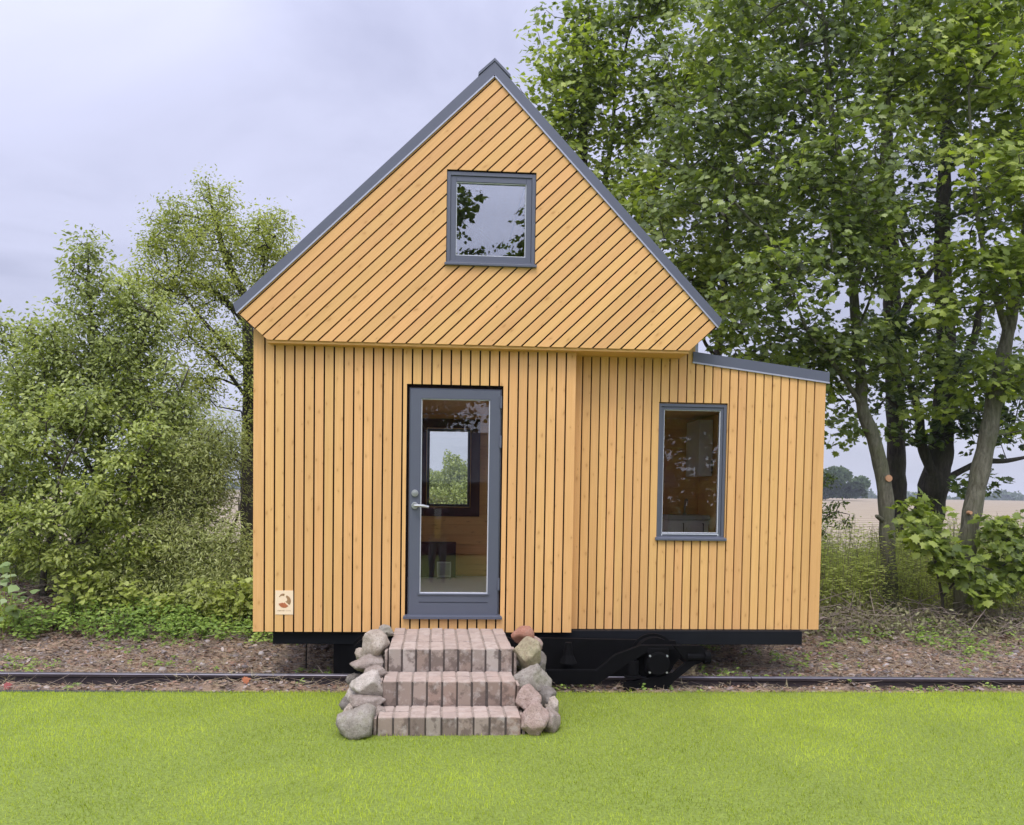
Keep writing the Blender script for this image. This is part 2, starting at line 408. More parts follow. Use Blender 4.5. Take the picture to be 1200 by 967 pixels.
# ---- windows
def frame_ring(mb, x0, x1, z0, z1, w, y0, y1):
    wl, wr, wb, wt = w
    mb.box(x0, x0+wl, y0, y1, z0, z1); mb.box(x1-wr, x1, y0, y1, z0, z1)
    mb.box(x0+wl, x1-wr, y0, y1, z0, z0+wb); mb.box(x0+wl, x1-wr, y0, y1, z1-wt, z1)
def window(x0, x1, z0, z1, y, wf, ws, gl, sill=True, sw=0.012, bead_box=False):
    mb = MB(); frame_ring(mb, x0+.003, x1-.003, z0+.002, z1-.012, (wf,)*4, y+0.012, y+0.10)
    w = HP(mb.build('window', GREY, house, bevel=0.002))
    a0, a1, b0, b1 = x0+.003+wf, x1-.003-wf, z0+.002+wf, z1-.012-wf
    mb = MB(); frame_ring(mb, a0+.001, a1-.001, b0+.001, b1-.001, (ws,)*4, y+0.022, y+0.085); mb.build('sash', GREY, w, bevel=0.003)
    c0, c1, d0, d1 = a0+ws, a1-ws, b0+ws, b1-ws
    mb = MB(); mb.box(c0, c1, y+0.045, y+0.049, d0, d1); mb.build('pane', gl, w)
    mb = MB(); frame_ring(mb, c0+.0005, c1-.0005, d0+.0005, d1-.0005, (0.006,)*4, y+0.030, y+0.044); mb.build('glazing_bead', BEAD, w)
    if bead_box:
        mb = MB(); frame_ring(mb, c0-.002, c1+.002, d0-0.066, d0-0.006, (0.007,)*4, y+0.018, y+0.0215); mb.build('vent_strip', BEAD, w)
    if sill:
        mb = MB(); mb.add([(x0-sw, y-0.030, z0-.014), (x1+sw, y-0.030, z0-.014), (x1+sw, y+.03, z0-.014), (x0-sw, y+.03, z0-.014), (x0-sw, y-0.030, z0+.008), (x1+sw, y-0.030, z0+.008), (x1+sw, y+.03, z0+.026), (x0-sw, y+.03, z0+.026)],
            [(0,3,2,1),(4,5,6,7),(0,1,5,4),(1,2,6,5),(2,3,7,6),(3,0,4,7)]); mb.build('sill', GREY, w, bevel=0.003)
    return w
w1 = window(*WUP, GY, 0.032, 0.050, GLASS_UP); w1['label'] = 'square grey gable window reflecting trees and sky'
w2 = window(*WSD, AY, 0.028, 0.026, GLASS, bead_box=True); w2['label'] = 'narrow upright grey window of the side bay, kitchen behind it'
# black strip imitating the drip shadow in the gap over the gable window
mb = MB(); mb.box(WUP[0]+.002, WUP[1]-.002, GY+0.010, GY+0.09, WUP[3]-.0115, WUP[3]-.001); HP(mb.build('window_drip_shadow', DARK, house))
# back window seen through the door
mb = MB(); frame_ring(mb, WBK[0]+.002, WBK[1]-.002, WBK[2]+.002, WBK[3]-.002, (0.035,)*4, 3.445, 3.49)
wb = HP(mb.build('window', GREY, house)); wb['label'] = 'window in the back wall seen through the door glass'
mb = MB(); mb.box(WBK[0]+.04, WBK[1]-.04, 3.46, 3.464, WBK[2]+.04, WBK[3]-.04); mb.build('pane', GLASS_IN, wb)
mb = MB(); frame_ring(mb, WBK[0]-.125, WBK[1]+.125, WBK[2]-.125, WBK[3]+.125, (.12,)*4, 3.375, 3.398); mb.build('architrave', MAROON, wb)
for o in (w1, w2, wb): pass

for (xa, lb) in ((-1.615, 'unseen window added in the left side wall to light the interior'), (3.60, 'unseen window added in the right side wall of the bay to light the interior')):  # unseen side windows, added to bring light into the rooms
    mb = MB()
    for (ya, yb, za, zb) in ((.70, .745, 1.05, 2.60), (2.675, 2.72, 1.05, 2.60), (.745, 2.675, 1.05, 1.095), (.745, 2.675, 2.555, 2.60), (1.69, 1.735, 1.095, 2.555)):
        mb.box(xa, xa+.05, ya+.001, yb-.001, za, zb)
    q = HP(mb.build('window', GREY, house)); q['label'] = lb
    mb = MB(); mb.box(xa+.02, xa+.024, .74, 1.70, 1.09, 2.56); mb.box(xa+.02, xa+.024, 1.725, 2.68, 1.09, 2.56); mb.build('pane', GLASS_IN, q)
for h, lb in ((WB2, 'wide unseen window added in the back wall of the bay to light the interior'), (WB3, 'unseen window added at the left end of the back wall to light the interior')):  # extra back windows out of view, added to brighten the interior
    mb = MB(); frame_ring(mb, h[0]+.002, h[1]-.002, h[2]+.002, h[3]-.002, (0.04,)*4, 3.445, 3.49); q = HP(mb.build('window', GREY, house)); q['label'] = lb
    mb = MB(); mb.box(h[0]+.04, h[1]-.04, 3.46, 3.464, h[2]+.04, h[3]-.04); mb.build('pane', GLASS_IN, q)
# ---- door
x0, x1, z0, z1 = DOOR
mb = MB(); frame_ring(mb, x0+.024, x1-.012, z0+.006, z1-.030, (0.018, 0.018, 0.0, 0.02), 0.030, 0.12)
dfm = HP(mb.build('door_frame', GREY, house, bevel=0.002))
door = MB()
dx0, dx1, dz0, dz1 = x0+.036, x1-.026, z0+.012, z1-.045
gx0, gx1, gz0, gz1 = -0.150, 0.470, 0.775, 2.535
door.box(dx0, gx0, 0.012, 0.066, dz0, dz1); door.box(gx1, dx1, 0.012, 0.066, dz0, dz1)
door.box(gx0, gx1, 0.012, 0.066, gz1, dz1)
door.box(gx0, gx1, 0.012, 0.066, dz0, 0.690); door.box(gx0, gx1, 0.022, 0.066, 0.690, 0.699); door.box(gx0, gx1, 0.012, 0.066, 0.699, gz0)
drm = MB(); drm.v, drm.f, drm.uv, drm.rnd, drm.m = door.v, door.f, door.uv, door.rnd, door.m
dr = HP(drm.build('door', GREY, house)); dr['label'] = 'grey glazed door with full-height pane above the brick steps'
mb = MB(); mb.box(gx0+.001, gx1-.001, 0.038, 0.042, gz0+.001, gz1-.001); mb.build('pane', GLASS, dr)
mb = MB(); frame_ring(mb, gx0+.0005, gx1-.0005, gz0+.0005, gz1-.0005, (0.008, 0.008, 0.010, 0.006), 0.022, 0.037); mb.build('glazing_bead', BEAD, dr)
mb = MB(); mb.box(gx0-.012, gx1+.012, 0.002, 0.011, gz0-.014, gz0+.002); mb.build('glass_ledge', GREY, dr, bevel=.002)
def disc(mb, c, r, y0, y1, n=24):
    mb.tube([(c[0], y1, c[1]), (c[0], y0, c[1])], r, n)
mb = MB(); disc(mb, (-.199, 1.572), .031, -.002, .0115); mb.tube([(-.199, .0, 1.572), (-.199, -.045, 1.572)], .0095, 12)
mb.tube([(-.199, -.043, 1.572), (-.17, -.050, 1.573), (-.12, -.051, 1.570), (-.072, -.046, 1.561)], [.014, .0135, .013, .011], 12)
mb.build('handle', STEEL, dr, smooth=False, bevel=.002)
mb = MB(); disc(mb, (-.199, 1.684), .031, -.006, .0115); disc(mb, (-.199, 1.684), .016, -.016, -.0065); mb.build('lock_cylinder', STEEL, dr, bevel=.002)
for zc in (2.515, 2.16, 0.865):
    mb = MB(); mb.tube([(.569, .004, zc-.055), (.569, .004, zc+.055)], .0095, 10); mb.box(.553, .569, .006, .0118, zc-.045, zc+.045); mb.build('hinge', GREY, dr)
mb = MB()
mb.box(x0-.014, x1+.014, -.035, .03, z0-.016, z0+.004); mb.add([(x0-.010, -.034, z0+.0045), (x1+.010, -.034, z0+.0045), (x1+.010, .03, z0+.0045), (x0-.010, .03, z0+.0045), (x0-.010, -.028, z0+.006), (x1+.010, -.028, z0+.006), (x1+.010, .03, z0+.02), (x0-.010, .03, z0+.02)], [(0,3,2,1),(4,5,6,7),(0,1,5,4),(1,2,6,5),(2,3,7,6),(3,0,4,7)])
HP(mb.build('door_sill', GREY, house))
mb = MB()   # black joint round the door
frame_ring(mb, x0+.001, x1-.001, z0+.006, z1-.001, (.022, .010, 0.0, .028), .026, .033)
HP(mb.build('door_joint', DARK, house))

# ---- sign plate at the lower left
PLATE = simple('pale_sign', (0.80, 0.62, 0.40), 0.5, 0, 0.03)
INK1 = simple('sign_ink_red_brown', (0.42, 0.13, 0.045), 0.6, 0, 0.25, 60); INK2 = simple('sign_ink_brown', (0.30, 0.17, 0.07), 0.6, 0, 0.25, 60)
pc = at(333.3, 706, 0.0)
mb = MB(); mb.box(pc.x-.080, pc.x+.078, -.0045, -.0008, pc.z-.109, pc.z+.107); sg = HP(mb.build('sign_plate', PLATE, house))
def crescent(mb, cx, cz, r, a0, a1, w0, w1, n=22, y=-.0062):
    o = []; i_ = []
    for k in range(n+1):
        t = k/n; a = R(a0+(a1-a0)*t); w = (w0+(w1-w0)*t)
        o.append((cx+math.cos(a)*r, cz+math.sin(a)*r)); i_.append((cx+math.cos(a)*(r-w), cz+math.sin(a)*(r-w)))
    for k in range(n):
        q = [i_[k], i_[k+1], o[k+1], o[k]]
        ar = sum(q[i][0]*q[(i+1) % 4][1]-q[(i+1) % 4][0]*q[i][1] for i in range(4))
        if ar < 0: q.reverse()
        mb.prism(q, y, -.0048)
mb = MB(); crescent(mb, pc.x+.004, pc.z+.012, .054, 75, -40, .016, .050); crescent(mb, pc.x-.008, pc.z+.028, .046, 150, 78, .005, .016)
crescent(mb, pc.x-.012, pc.z+.050, .03, 150, 60, .003, .006)
mb.build('emblem', INK2, sg)
mb = MB(); crescent(mb, pc.x-.002, pc.z+.002, .050, -42, -165, .050, .036, y=-.0064); mb.build('emblem', INK1, sg)
mb = MB(); xx = -.062
for wd in (9, 1, 4):
    for k in range(wd):
        mb.box(pc.x+xx, pc.x+xx+.0018, -.0058, -.0048, pc.z-.0785, pc.z-.0685)
        if random.random() < .8: mb.box(pc.x+xx+.0022, pc.x+xx+.005, -.0058, -.0048, pc.z-.0785+random.choice((0, .004, .008)), pc.z-.0765+random.choice((0, .004, .008)))
        xx += .0079
    xx += .006
mb.build('lettering', INK2, sg)

# interior furniture (things of their own inside the house)
t = tag(empty('wall_cabinet', (3.42, 2.9, 1.95)), 'white kitchen wall cabinet with black bar handle seen through the side window', 'cabinet')
mb = MB(); mb.box(-.075, .10, -.05, .45, 0, .72); mb.box(-.075, .10, -.072, -.052, .003, .717); mb.build('cabinet_body', WHITEM, t)
mb = MB(); mb.tube([(.09, -.072, .04), (.09, -.10, .04), (.09, -.10, .19), (.09, -.072, .19)], .006, 6); mb.build('handle', BLACK, t)
t = tag(empty('kitchen_counter', (3.28, 2.9, .576)), 'low white kitchen unit with grey worktop seen through the side window', 'kitchen unit')
mb = MB(); mb.box(-.29, .24, .02, .49, 0, .80); mb.box(-.285, -.012, 0, .018, .06, .795); mb.box(-.006, .235, 0, .018, .06, .795); mb.build('cabinet_body', WHITEM, t)
mb = MB(); mb.box(-.30, .25, -.02, .49, .805, .865); mb.build('worktop', COUNTER, t)
for hx in (-.10, .16):
    mb = MB(); mb.tube([(hx, .0, .76), (hx, -.03, .76), (hx, -.03, .62), (hx, 0, .62)], .006, 6); mb.build('handle', BLACK, t)
mb = MB(); mb.tube([(0, 0, 0), (0, 0, .16), (0, -.03, .20), (0, -.09, .20), (0, -.11, .15)], .011, 10); mb.tube([(0, 0, 0), (0, 0, .02)], .025, 14)
o = mb.build('kitchen_tap', STEEL, None, smooth=True); o.location = (3.30, 3.22, 1.442); tag(o, 'chrome kitchen tap on the worktop behind the side window', 'tap')
t = tag(empty('low_cupboard', (.01, 3.20, .576)), 'dark red low cupboard against the back wall seen through the door glass', 'cupboard')
mb = MB(); mb.box(-.40, .245, .0, .17, 0, .46); mb.build('cupboard_body', MAROON, t, bevel=.004)
mb = MB(); mb.box(-.39, -.08, -.018, -.002, .02, .44); mb.box(-.075, .235, -.018, -.002, .02, .44); mb.build('door', MAROON, t, bevel=.003)
t = tag(empty('electric_heater', (.10, 3.02, .576)), 'small white framed panel heater on the floor in front of the red cupboard', 'heater')
mb = MB(); frame_ring(mb, -.09, .09, .03, .22, (.014,)*4, 0, .05); mb.build('frame', WHITEM, t, bevel=.003)
mb = MB(); mb.box(-.076, .076, .02, .03, .044, .206); mb.build('panel', COUNTER, t)
for sx in (-.08, .08):
    mb = MB(); mb.tube([(sx, -.05, .008), (sx, .02, .032), (sx, .10, .008)], .008, 6); mb.build('foot', WHITEM, t)

# ================================================================== rail wagon
wg = tag(empty('rail_wagon', (1.0, .3, -.05)), 'black steel rail wagon carrying the timber house, axle box beside the track', 'rail wagon')
def WG(mb, name, m, parent=wg, **k):
    o = mb.build(name, m, parent, **k); return o
wg_off = Vector((1.0, .3, -.05))
def wbox(mb, a): mb.box(a[0]-1.0, a[1]-1.0, a[2]-.3, a[3]-.3, a[4]+.05, a[5]+.05)
mb = MB(); wbox(mb, (-1.475, 3.475, .10, .16, .295, .424)); wbox(mb, (-1.475, 3.475, .162, .24, .41, .424)); wbox(mb, (-1.475, 3.475, .162, .20, .295, .308)); wbox(mb, (-1.475, 3.475, 2.7, 2.76, .27, .424)); WG(mb, 'side_beam', BLACK, bevel=.004)
for xx in (-1.47, -.2, 1.2, 3.40):
    mb = MB(); wbox(mb, (xx, xx+.07, .242, 2.69, .29, .40)); WG(mb, 'cross_beam', BLACK)
def plate(mb, pts, y0, y1):
    q = [(p[0]-1.0, p[1]+.05) for p in pts]
    ar = sum(q[i][0]*q[(i+1) % len(q)][1]-q[(i+1) % len(q)][0]*q[i][1] for i in range(len(q)))
    if ar < 0: q.reverse()
    mb.prism(q, y0-.3, y1-.3)
RY = -.34
def bp(px_, py_, Y=None):
    q = at(px_, py_, RY if Y is None else Y); return (q.x, q.z)
def bplate(pts, y0, y1, name):
    mb = MB(); plate(mb, [bp(*p) for p in pts], y0, y1); return WG(mb, name, BLACKR, bevel=.004)
bplate([(641, 786), (700, 786), (722, 768), (752, 757), (790, 757), (790, 762), (762, 764), (738, 778), (700, 803), (641, 803)], RY+.02, RY+.07, 'bogie_side_frame')
bplate([(790, 757), (822, 757), (834, 766), (826, 776), (815, 780), (790, 800), (782, 812), (732, 812), (732, 801), (752, 797), (790, 790), (806, 776), (800, 770)], RY+.02, RY+.06, 'bogie_side_frame')
bplate([(600, 752), (800, 756), (806, 776), (780, 806), (700, 803), (600, 803)], RY+.20, RY+.24, 'floor_shade_panel')  # near-black filler plate standing in for the shade under the floor
for pxx in (668, 812):
    q = bp(pxx, 765); mb = MB(); wbox(mb, (q[0]-.03, q[0]+.03, RY+.07, .5, q[1]-.12, .30)); WG(mb, 'hanger', BLACKR)
q = bp(771.5, 778); c = Vector((q[0]-1, RY-.005-.3, q[1]+.05)); mb = MB(); mb.tube([c+Vector((0, .10, 0)), c+Vector((0, .0, 0)), c+Vector((0, -.012, 0))], [.105, .105, .09], 24)
ab = WG(mb, 'axle_box', BLACKR)
mb = MB(); mb.box(c.x-.095, c.x+.095, c.y+.012, c.y+.12, c.z-.09, c.z+.135); mb.build('axle_box_housing', BLACKR, ab, bevel=.01)
for sx in (-.076, .076):
    for sz in (-.076, .070):
        mb = MB(); mb.tube([c+Vector((sx, .012, sz)), c+Vector((sx, -.006, sz))], .0095, 6); mb.build('bolt', BOLT, ab)
q = bp(743, 787); qx = q[0]-1
mb = MB(); mb.tube([(qx+math.cos(k*.55)*.045, RY+.05-.3+math.sin(k*.55)*.045, q[1]-.05+.05+k*.0018) for k in range(75)], .009, 6); WG(mb, 'coil_spring', BLACKR)
mb = MB(); mb.tube([(qx, RY+.05-.3, q[1]-.06+.05), (qx, RY+.05-.3, q[1]-.045+.05)], .075, 16); mb.tube([(qx, RY+.05-.3, q[1]-.04+.05), (qx, RY+.05-.3, q[1]+.09+.05)], .052, 14); WG(mb, 'spring_seat', BLACKR)
for xx in (bp(771.5, 778)[0], .6, -.55):
    for yy in (-.20, 1.30):
        mb = MB(); cx = xx-1; hz_ = .235+.05; ya = yy-.3+(0 if yy < 0 else 0)
        mb.tube([(cx, ya-.03, hz_), (cx, ya+.05, hz_)], .185, 36); mb.tube([(cx, ya+.051, hz_), (cx, ya+.07, hz_)], .21, 36)
        WG(mb, 'wheel', BLACKR)
q = bp(668, 770); mb = MB(); mb.tube([(q[0]-1, RY-.2, q[1]-.02), (q[0]-1, RY-.2, q[1]+.05), (q[0]-1, RY-.2, q[1]+.16)], [.08, .045, .03], 12); WG(mb, 'jack_stand', BLACKR)
q = bp(826, 771); mb = MB(); mb.tube([(q[0]-.15-1, RY-.27, q[1]+.05), (q[0]-1, RY-.27, q[1]+.05)], .035, 12); mb.tube([(q[0]-1, RY-.27, q[1]+.05), (q[0]+.05-1, RY-.27, q[1]+.05)], .06, 14); WG(mb, 'coupling', BLACKR)
mb = MB(); wbox(mb, (-.93, -.70, .12, .18, -.05, .30)); WG(mb, 'support_post', BLACKR)
mb = MB(); mb.tube([(-1.19-1, -.1, .35), (-1.19-1, -.1, .10)], .006, 6); WG(mb, 'cable', BLACKR)

# ================================================================== GROUND
def vnoise(x, y, seed=0):
    """cheap smooth value noise on numpy arrays"""
    xi = np.floor(x).astype(int); yi = np.floor(y).astype(int); xf = x-xi; yf = y-yi
    def h(a, b):
        n = (a*374761393+b*668265263+seed*2147483647) & 0xffffffff
        n = ((n ^ (n >> 13))*1274126177) & 0xffffffff
        return ((n ^ (n >> 16)) & 0xffff)/65535.0
    u = xf*xf*(3-2*xf); v = yf*yf*(3-2*yf)
    return (h(xi, yi)*(1-u)+h(xi+1, yi)*u)*(1-v)+(h(xi, yi+1)*(1-u)+h(xi+1, yi+1)*u)*v
def fbm(x, y, s=0): return vnoise(x, y, s)*.5+vnoise(x*2.1, y*2.1, s+1)*.25+vnoise(x*4.3, y*4.3, s+2)*.15+vnoise(x*9, y*9, s+3)*.1
def edge_y(x):   # where the turf stops
    return -0.47-0.012*x+0.03*(vnoise(x*1.7, x*0, 5)-.5)
def railY(x): return .04-.0291*(x+3.84)
def gz(x, y):
    x = np.asarray(x, float); y = np.asarray(y, float)
    z = -.055+.05*(fbm(x*2.2, y*2.2, 3)-.5)+.035*(fbm(x*7, y*7, 9)-.5)
    z = z+np.clip((y-.9)/1.2, 0, 1)*.08
    z = z+np.clip((y-2)/8, 0, 1)*-.05
    z = z+.50*np.exp(-((x+5.3)/1.0)**2-((y-2.7)/.75)**2)+.16*np.exp(-((x+3.1)/1.0)**2-((y-2.4)/.7)**2)
    z = z+.05*np.exp(-((x+1.9)/.5)**2-((y+.25)/.12)**2)+.04*np.exp(-((x+.95)/.35)**2-((y+.22)/.13)**2)+.03*np.exp(-((x+3.3)/.6)**2-((y+.28)/.1)**2)
    z = z+.075*np.clip(fbm(x*1.1+3, y*.4, 31)-.48, 0, 1)*2.2*np.exp(-((y+.26)/.13)**2)+.09*np.clip(vnoise(x*2.7, y*2.2, 35)-.55, 0, 1)*np.exp(-((y-.6)/.5)**2)
    z = z-.03*np.exp(-((y-railY(x))/.05)**2)
    return z
def grid(name, x0, x1, y0, y1, nx, ny, zf, m, kind='structure'):
    X, Y = np.meshgrid(np.linspace(x0, x1, nx), np.linspace(y0, y1, ny)); Z = zf(X, Y)
    v = np.stack([X, Y, Z], -1).reshape(-1, 3)
    i = np.arange(nx*ny).reshape(ny, nx)
    f = np.stack([i[:-1, :-1], i[:-1, 1:], i[1:, 1:], i[1:, :-1]], -1).reshape(-1, 4)
    me = bpy.data.meshes.new(name); me.vertices.add(len(v)); me.vertices.foreach_set('co', v.ravel())
    me.loops.add(f.size); me.loops.foreach_set('vertex_index', f.ravel().astype(np.int32))
    me.polygons.add(len(f)); me.polygons.foreach_set('loop_start', np.arange(0, f.size, 4, dtype=np.int32))
    me.polygons.foreach_set('use_smooth', np.ones(len(f), bool))
    me.update(calc_edges=True); me.materials.append(m)
    o = link(bpy.data.objects.new(name, me)); tag(o, kind=kind); return o
# soil
m, nt, b = mat('soil'); p = geopos(nt)
n1 = noise(nt, p, 3, 6, .7); n2 = noise(nt, p, 38, 5, .75)
c = ramp(nt, n2, [(.32, (.030, .022, .017)), (.5, (.12, .090, .068)), (.68, (.28, .22, .17)), (.8, (.42, .37, .31))])
c = mixc(nt, ramp(nt, n1, [(.40, (0, 0, 0)), (.56, (1, 1, 1))]), c, mixc(nt, n2, (.16, .10, .06), (.42, .30, .19)))
L(nt, c, b.inputs['Base Color']); b.inputs['Roughness'].default_value = .95; bump(nt, n2, b, .9, .03); SOIL = m
grid('ground', -13, 17, -.75, 13, 620, 300, lambda x, y: gz(x, y)-np.clip((np.abs(y-6.1)-6.4)/.4, 0, 1)*.3*(y > 6), SOIL)
# field
m, nt, b = mat('stubble'); p = geopos(nt)
st = N(nt, 'ShaderNodeTexWave'); st.wave_type = 'BANDS'; st.bands_direction = 'X'; st.inputs['Scale'].default_value = .075; st.inputs['Distortion'].default_value = 5; st.inputs['Detail'].default_value = 3
L(nt, mapping(nt, p, (.25, 1, 1)), st.inputs['Vector'])
rot = nt.nodes.new('ShaderNodeMapping'); rot.inputs['Rotation'].default_value = (0, 0, R(82)); L(nt, p, rot.inputs['Vector']); L(nt, rot.outputs[0], st.inputs['Vector'])
nn = noise(nt, mapping(nt, p, (.05, .25, 1)), 1, 6, .7); nf = noise(nt, p, 6, 4, .7)
c = mixc(nt, st.outputs['Fac'], (.155, .125, .085), (.37, .315, .225)); c = mixc(nt, math_(nt, 'MULTIPLY', nn, .6), c, (.27, .225, .16)); c = mixc(nt, math_(nt, 'MULTIPLY', nf, .5), c, (.38, .31, .22))
L(nt, c, b.inputs['Base Color']); b.inputs['Roughness'].default_value = 1; b.inputs['Specular IOR Level'].default_value = 0; FIELD = m
def fieldz(x, y): return -.16+np.clip((y-60)/240, 0, 1)*1.5
tag(grid('field', -900, 900, -120, 10.0, 60, 30, lambda x, y: x*0-.16, simple('meadow', (.07, .12, .03), .95, 0, .4, .6), 'structure'), kind='structure').name = 'meadow'
grid('field', -700, 700, 9.8, 330, 60, 90, lambda x, y: fieldz(x, y)+.004, FIELD)
grid('terrain', -2500, 2500, 329, 4000, 20, 20, lambda x, y: x*0-1.5, simple('far_land', (.10, .13, .06), .95, 0, .3, .01))

# turf
m, nt, b = mat('turf_base'); p = geopos(nt)
c = ramp(nt, noise(nt, p, 60, 4, .7), [(.3, (.10, .13, .015)), (.7, (.22, .29, .04))])
L(nt, c, b.inputs['Base Color']); b.inputs['Roughness'].default_value = .9; TURFB = m
nx = 500; xs = np.linspace(-14, 16, nx)
X = np.stack([xs, xs, xs]); Y = np.stack([xs*0-14, edge_y(xs)-.3, edge_y(xs)]); Z = np.stack([xs*0-.004, xs*0-.004, xs*0-.006])
v = np.stack([X, Y, Z], -1).reshape(-1, 3); vv = [tuple(q) for q in v]+[(q[0], q[1], -.12) for q in v[2*nx:]]
fs = [(r*nx+i, r*nx+i+1, (r+1)*nx+i+1, (r+1)*nx+i) for r in range(3) for i in range(nx-1)]
me = bpy.data.meshes.new('lawn'); me.from_pydata(vv, [], fs); me.materials.append(TURFB); o = link(bpy.data.objects.new('lawn', me)); tag(o, kind='structure')
# dark edging strip peeping out under the turf
mb = MB(); xs2 = np.linspace(-12, 12, 160)
for i in range(159):
    a, b_ = xs2[i], xs2[i+1]; ya, yb = edge_y(a)-.02, edge_y(b_)-.02; wa, wb_ = [.03+.11*max(0., float(vnoise(np.array(q*.9), np.array(2.), 8))-.25) for q in (a, b_)]
    mb.add([(a, ya, -.004), (b_, yb, -.004), (b_, yb+wb_, -.014), (a, ya+wa, -.014)], [(0, 1, 2, 3)])
EDG = mb.build('path_edging', simple('black_geotextile', (.035, .033, .038), .9, 0, .3, 20)); tag(EDG, kind='structure')

# --- generic fast leaf / blade mesh
def scatter(name, T, P, A, Bv, Nn, size, m, parent=None, faces=None, curl=None):
    """T: template (k,3) in (along, across, normal); P (n,3) positions; A,B,N (n,3) frames; size (n,) ; faces: list of index tuples"""
    n, k = len(P), len(T)
    sz = size[:, None, None]
    V = P[:, None, :]+sz*(T[None, :, 0:1]*A[:, None, :]+T[None, :, 1:2]*Bv[:, None, :]+T[None, :, 2:3]*Nn[:, None, :])
    if faces is None: faces = [tuple(range(k))]
    fl = np.concatenate([np.array(f) for f in faces]); ln = np.array([len(f) for f in faces])
    loops = (fl[None, :]+(np.arange(n)*k)[:, None]).ravel().astype(np.int32)
    lens = np.tile(ln, n); starts = np.concatenate([[0], np.cumsum(lens)[:-1]]).astype(np.int32)
    me = bpy.data.meshes.new(name)
    me.vertices.add(n*k); me.vertices.foreach_set('co', V.reshape(-1).astype(np.float32))
    me.loops.add(len(loops)); me.loops.foreach_set('vertex_index', loops)
    me.polygons.add(len(starts)); me.polygons.foreach_set('loop_start', starts)
    me.update(calc_edges=True)
    me.materials.append(m)
    o = bpy.data.objects.new(name, me); link(o, parent); return o
def nrm(a): return a/np.maximum(np.linalg.norm(a, axis=-1, keepdims=True), 1e-9)
def frames(A, Nn):
    A = nrm(A); B = nrm(np.cross(Nn, A)); N2 = np.cross(A, B); return A, B, N2
BLADE = np.array([(0, -.5, 0), (0, .5, 0), (.55, -.4, .12), (.55, .4, .12), (1, 0, .45)])  # along = up
BF = [(0, 1, 3, 2), (2, 3, 4)]

def leafmat(name, dark, mid, light, trans=.35, sc=.8, rough=.5, spec=.35, tcol=1.25):
    m, nt, b = mat(name)
    geo = N(nt, 'ShaderNodeNewGeometry'); rn = geo.outputs['Random Per Island']
    cl = noise(nt, geo.outputs['Position'], sc, 3, .5)
    f = math_(nt, 'ADD', math_(nt, 'MULTIPLY', rn, .55), math_(nt, 'MULTIPLY_ADD', cl, .9, -.22), clamp=True)
    c = ramp(nt, f, [(.12, dark), (.5, mid), (.92, light)])
    L(nt, c, b.inputs['Base Color']); b.inputs['Roughness'].default_value = rough; b.inputs['Specular IOR Level'].default_value = spec
    tr = N(nt, 'ShaderNodeBsdfTranslucent'); tc = mixc(nt, 1.0, c, (tcol, tcol*1.05, .55), 'MULTIPLY'); L(nt, tc, tr.inputs[0])
    mx = N(nt, 'ShaderNodeMixShader'); mx.inputs[0].default_value = trans
    out = [q for q in nt.nodes if q.type == 'OUTPUT_MATERIAL'][0]
    L(nt, b.outputs[0], mx.inputs[1]); L(nt, tr.outputs[0], mx.inputs[2]); L(nt, mx.outputs[0], out.inputs[0])
    return m

# lawn blades
n = 460000
bx = rng.uniform(-6.5, 8.5, n); by = -.45-rng.random(n)**1.15*4.9
keep = (by < edge_y(bx)+.012) & (np.abs(bx-.25) < 2.9+(by+7.2)*.66) & ~((bx > -.52) & (bx < .78) & (by > -1.69))
bx, by = bx[keep], by[keep]; n = len(bx)
P = np.stack([bx, by, bx*0-.004], -1)
lean = rng.uniform(0, 2*np.pi, n); patch = vnoise(bx*1.1, by*1.1, 21)*6.28; lean = np.where(rng.random(n) < .55, patch+rng.normal(0, .6, n), lean)
tilt = rng.uniform(.55, 1.35, n)
D = np.stack([np.cos(lean), np.sin(lean), lean*0], -1); UPV = np.array([0, 0, 1.])
A = nrm(UPV*np.cos(tilt)[:, None]+D*np.sin(tilt)[:, None]); B, A2 = None, None
Bv = nrm(np.cross(UPV+D*.01, D)); Nn = np.cross(Bv, A)*-1
TB = BLADE.copy(); TB[:, 1] *= .115
TURF = leafmat('turf_blades', (.20, .26, .012), (.37, .455, .036), (.49, .57, .065), .25, 1.6, .6, .08, 1.1)
gr = scatter('grass', TB, P, A, Bv, Nn, rng.uniform(.012, .024, n)*np.where(rng.random(n) < .02, 1.7, 1), TURF, faces=BF); tag(gr, 'bright green short turf in front of the house and steps', 'grass', kind='stuff')

# ================================================================== rail
RUST = simple('rusty_rail', (.036, .025, .025), .55, .2, .35, 14, bmp=.3); RTOP = simple('rail_head', (.15, .14, .155), .4, .5, .2, 10)
prof = [(-.065, -.085), (.065, -.085), (.065, -.072), (.012, -.058), (.009, .010), (.032, .022), (.032, .044), (.026, .050), (-.026, .050), (-.032, .044), (-.032, .022), (-.009, .010), (-.012, -.058), (-.065, -.072)]
def rail(xa, xb):
    mb = MB(); n = len(prof)
    v = [(xx, railY(xx)+p[0], p[1]) for xx in (xa, xb) for p in prof]
    mb.add(v, [(i, (i+1) % n, (i+1) % n+n, i+n) for i in range(n)]+[tuple(range(n-1, -1, -1)), tuple(range(n, 2*n))])
    for k in range(n): mb.m[k] = 1 if k in (6, 7, 8) else 0
    return mb
rl = tag(empty('railway_rail', (0, railY(0), 0)), 'rusty steel rail running along the lawn edge under the house', 'rail')
xj = 2.875
for (xa, xb) in ((-13, xj-.004), (xj+.004, 15)):
    mb = rail(xa, xb); mb.v = [(q[0], q[1]-railY(0), q[2]) for q in mb.v]; mb.build('rail_length', [RUST, RTOP], rl)
mb = MB(); yy = railY(xj)-railY(0); mb.box(xj-.22, xj+.22, yy-.022, yy-.013, -.045, .002)
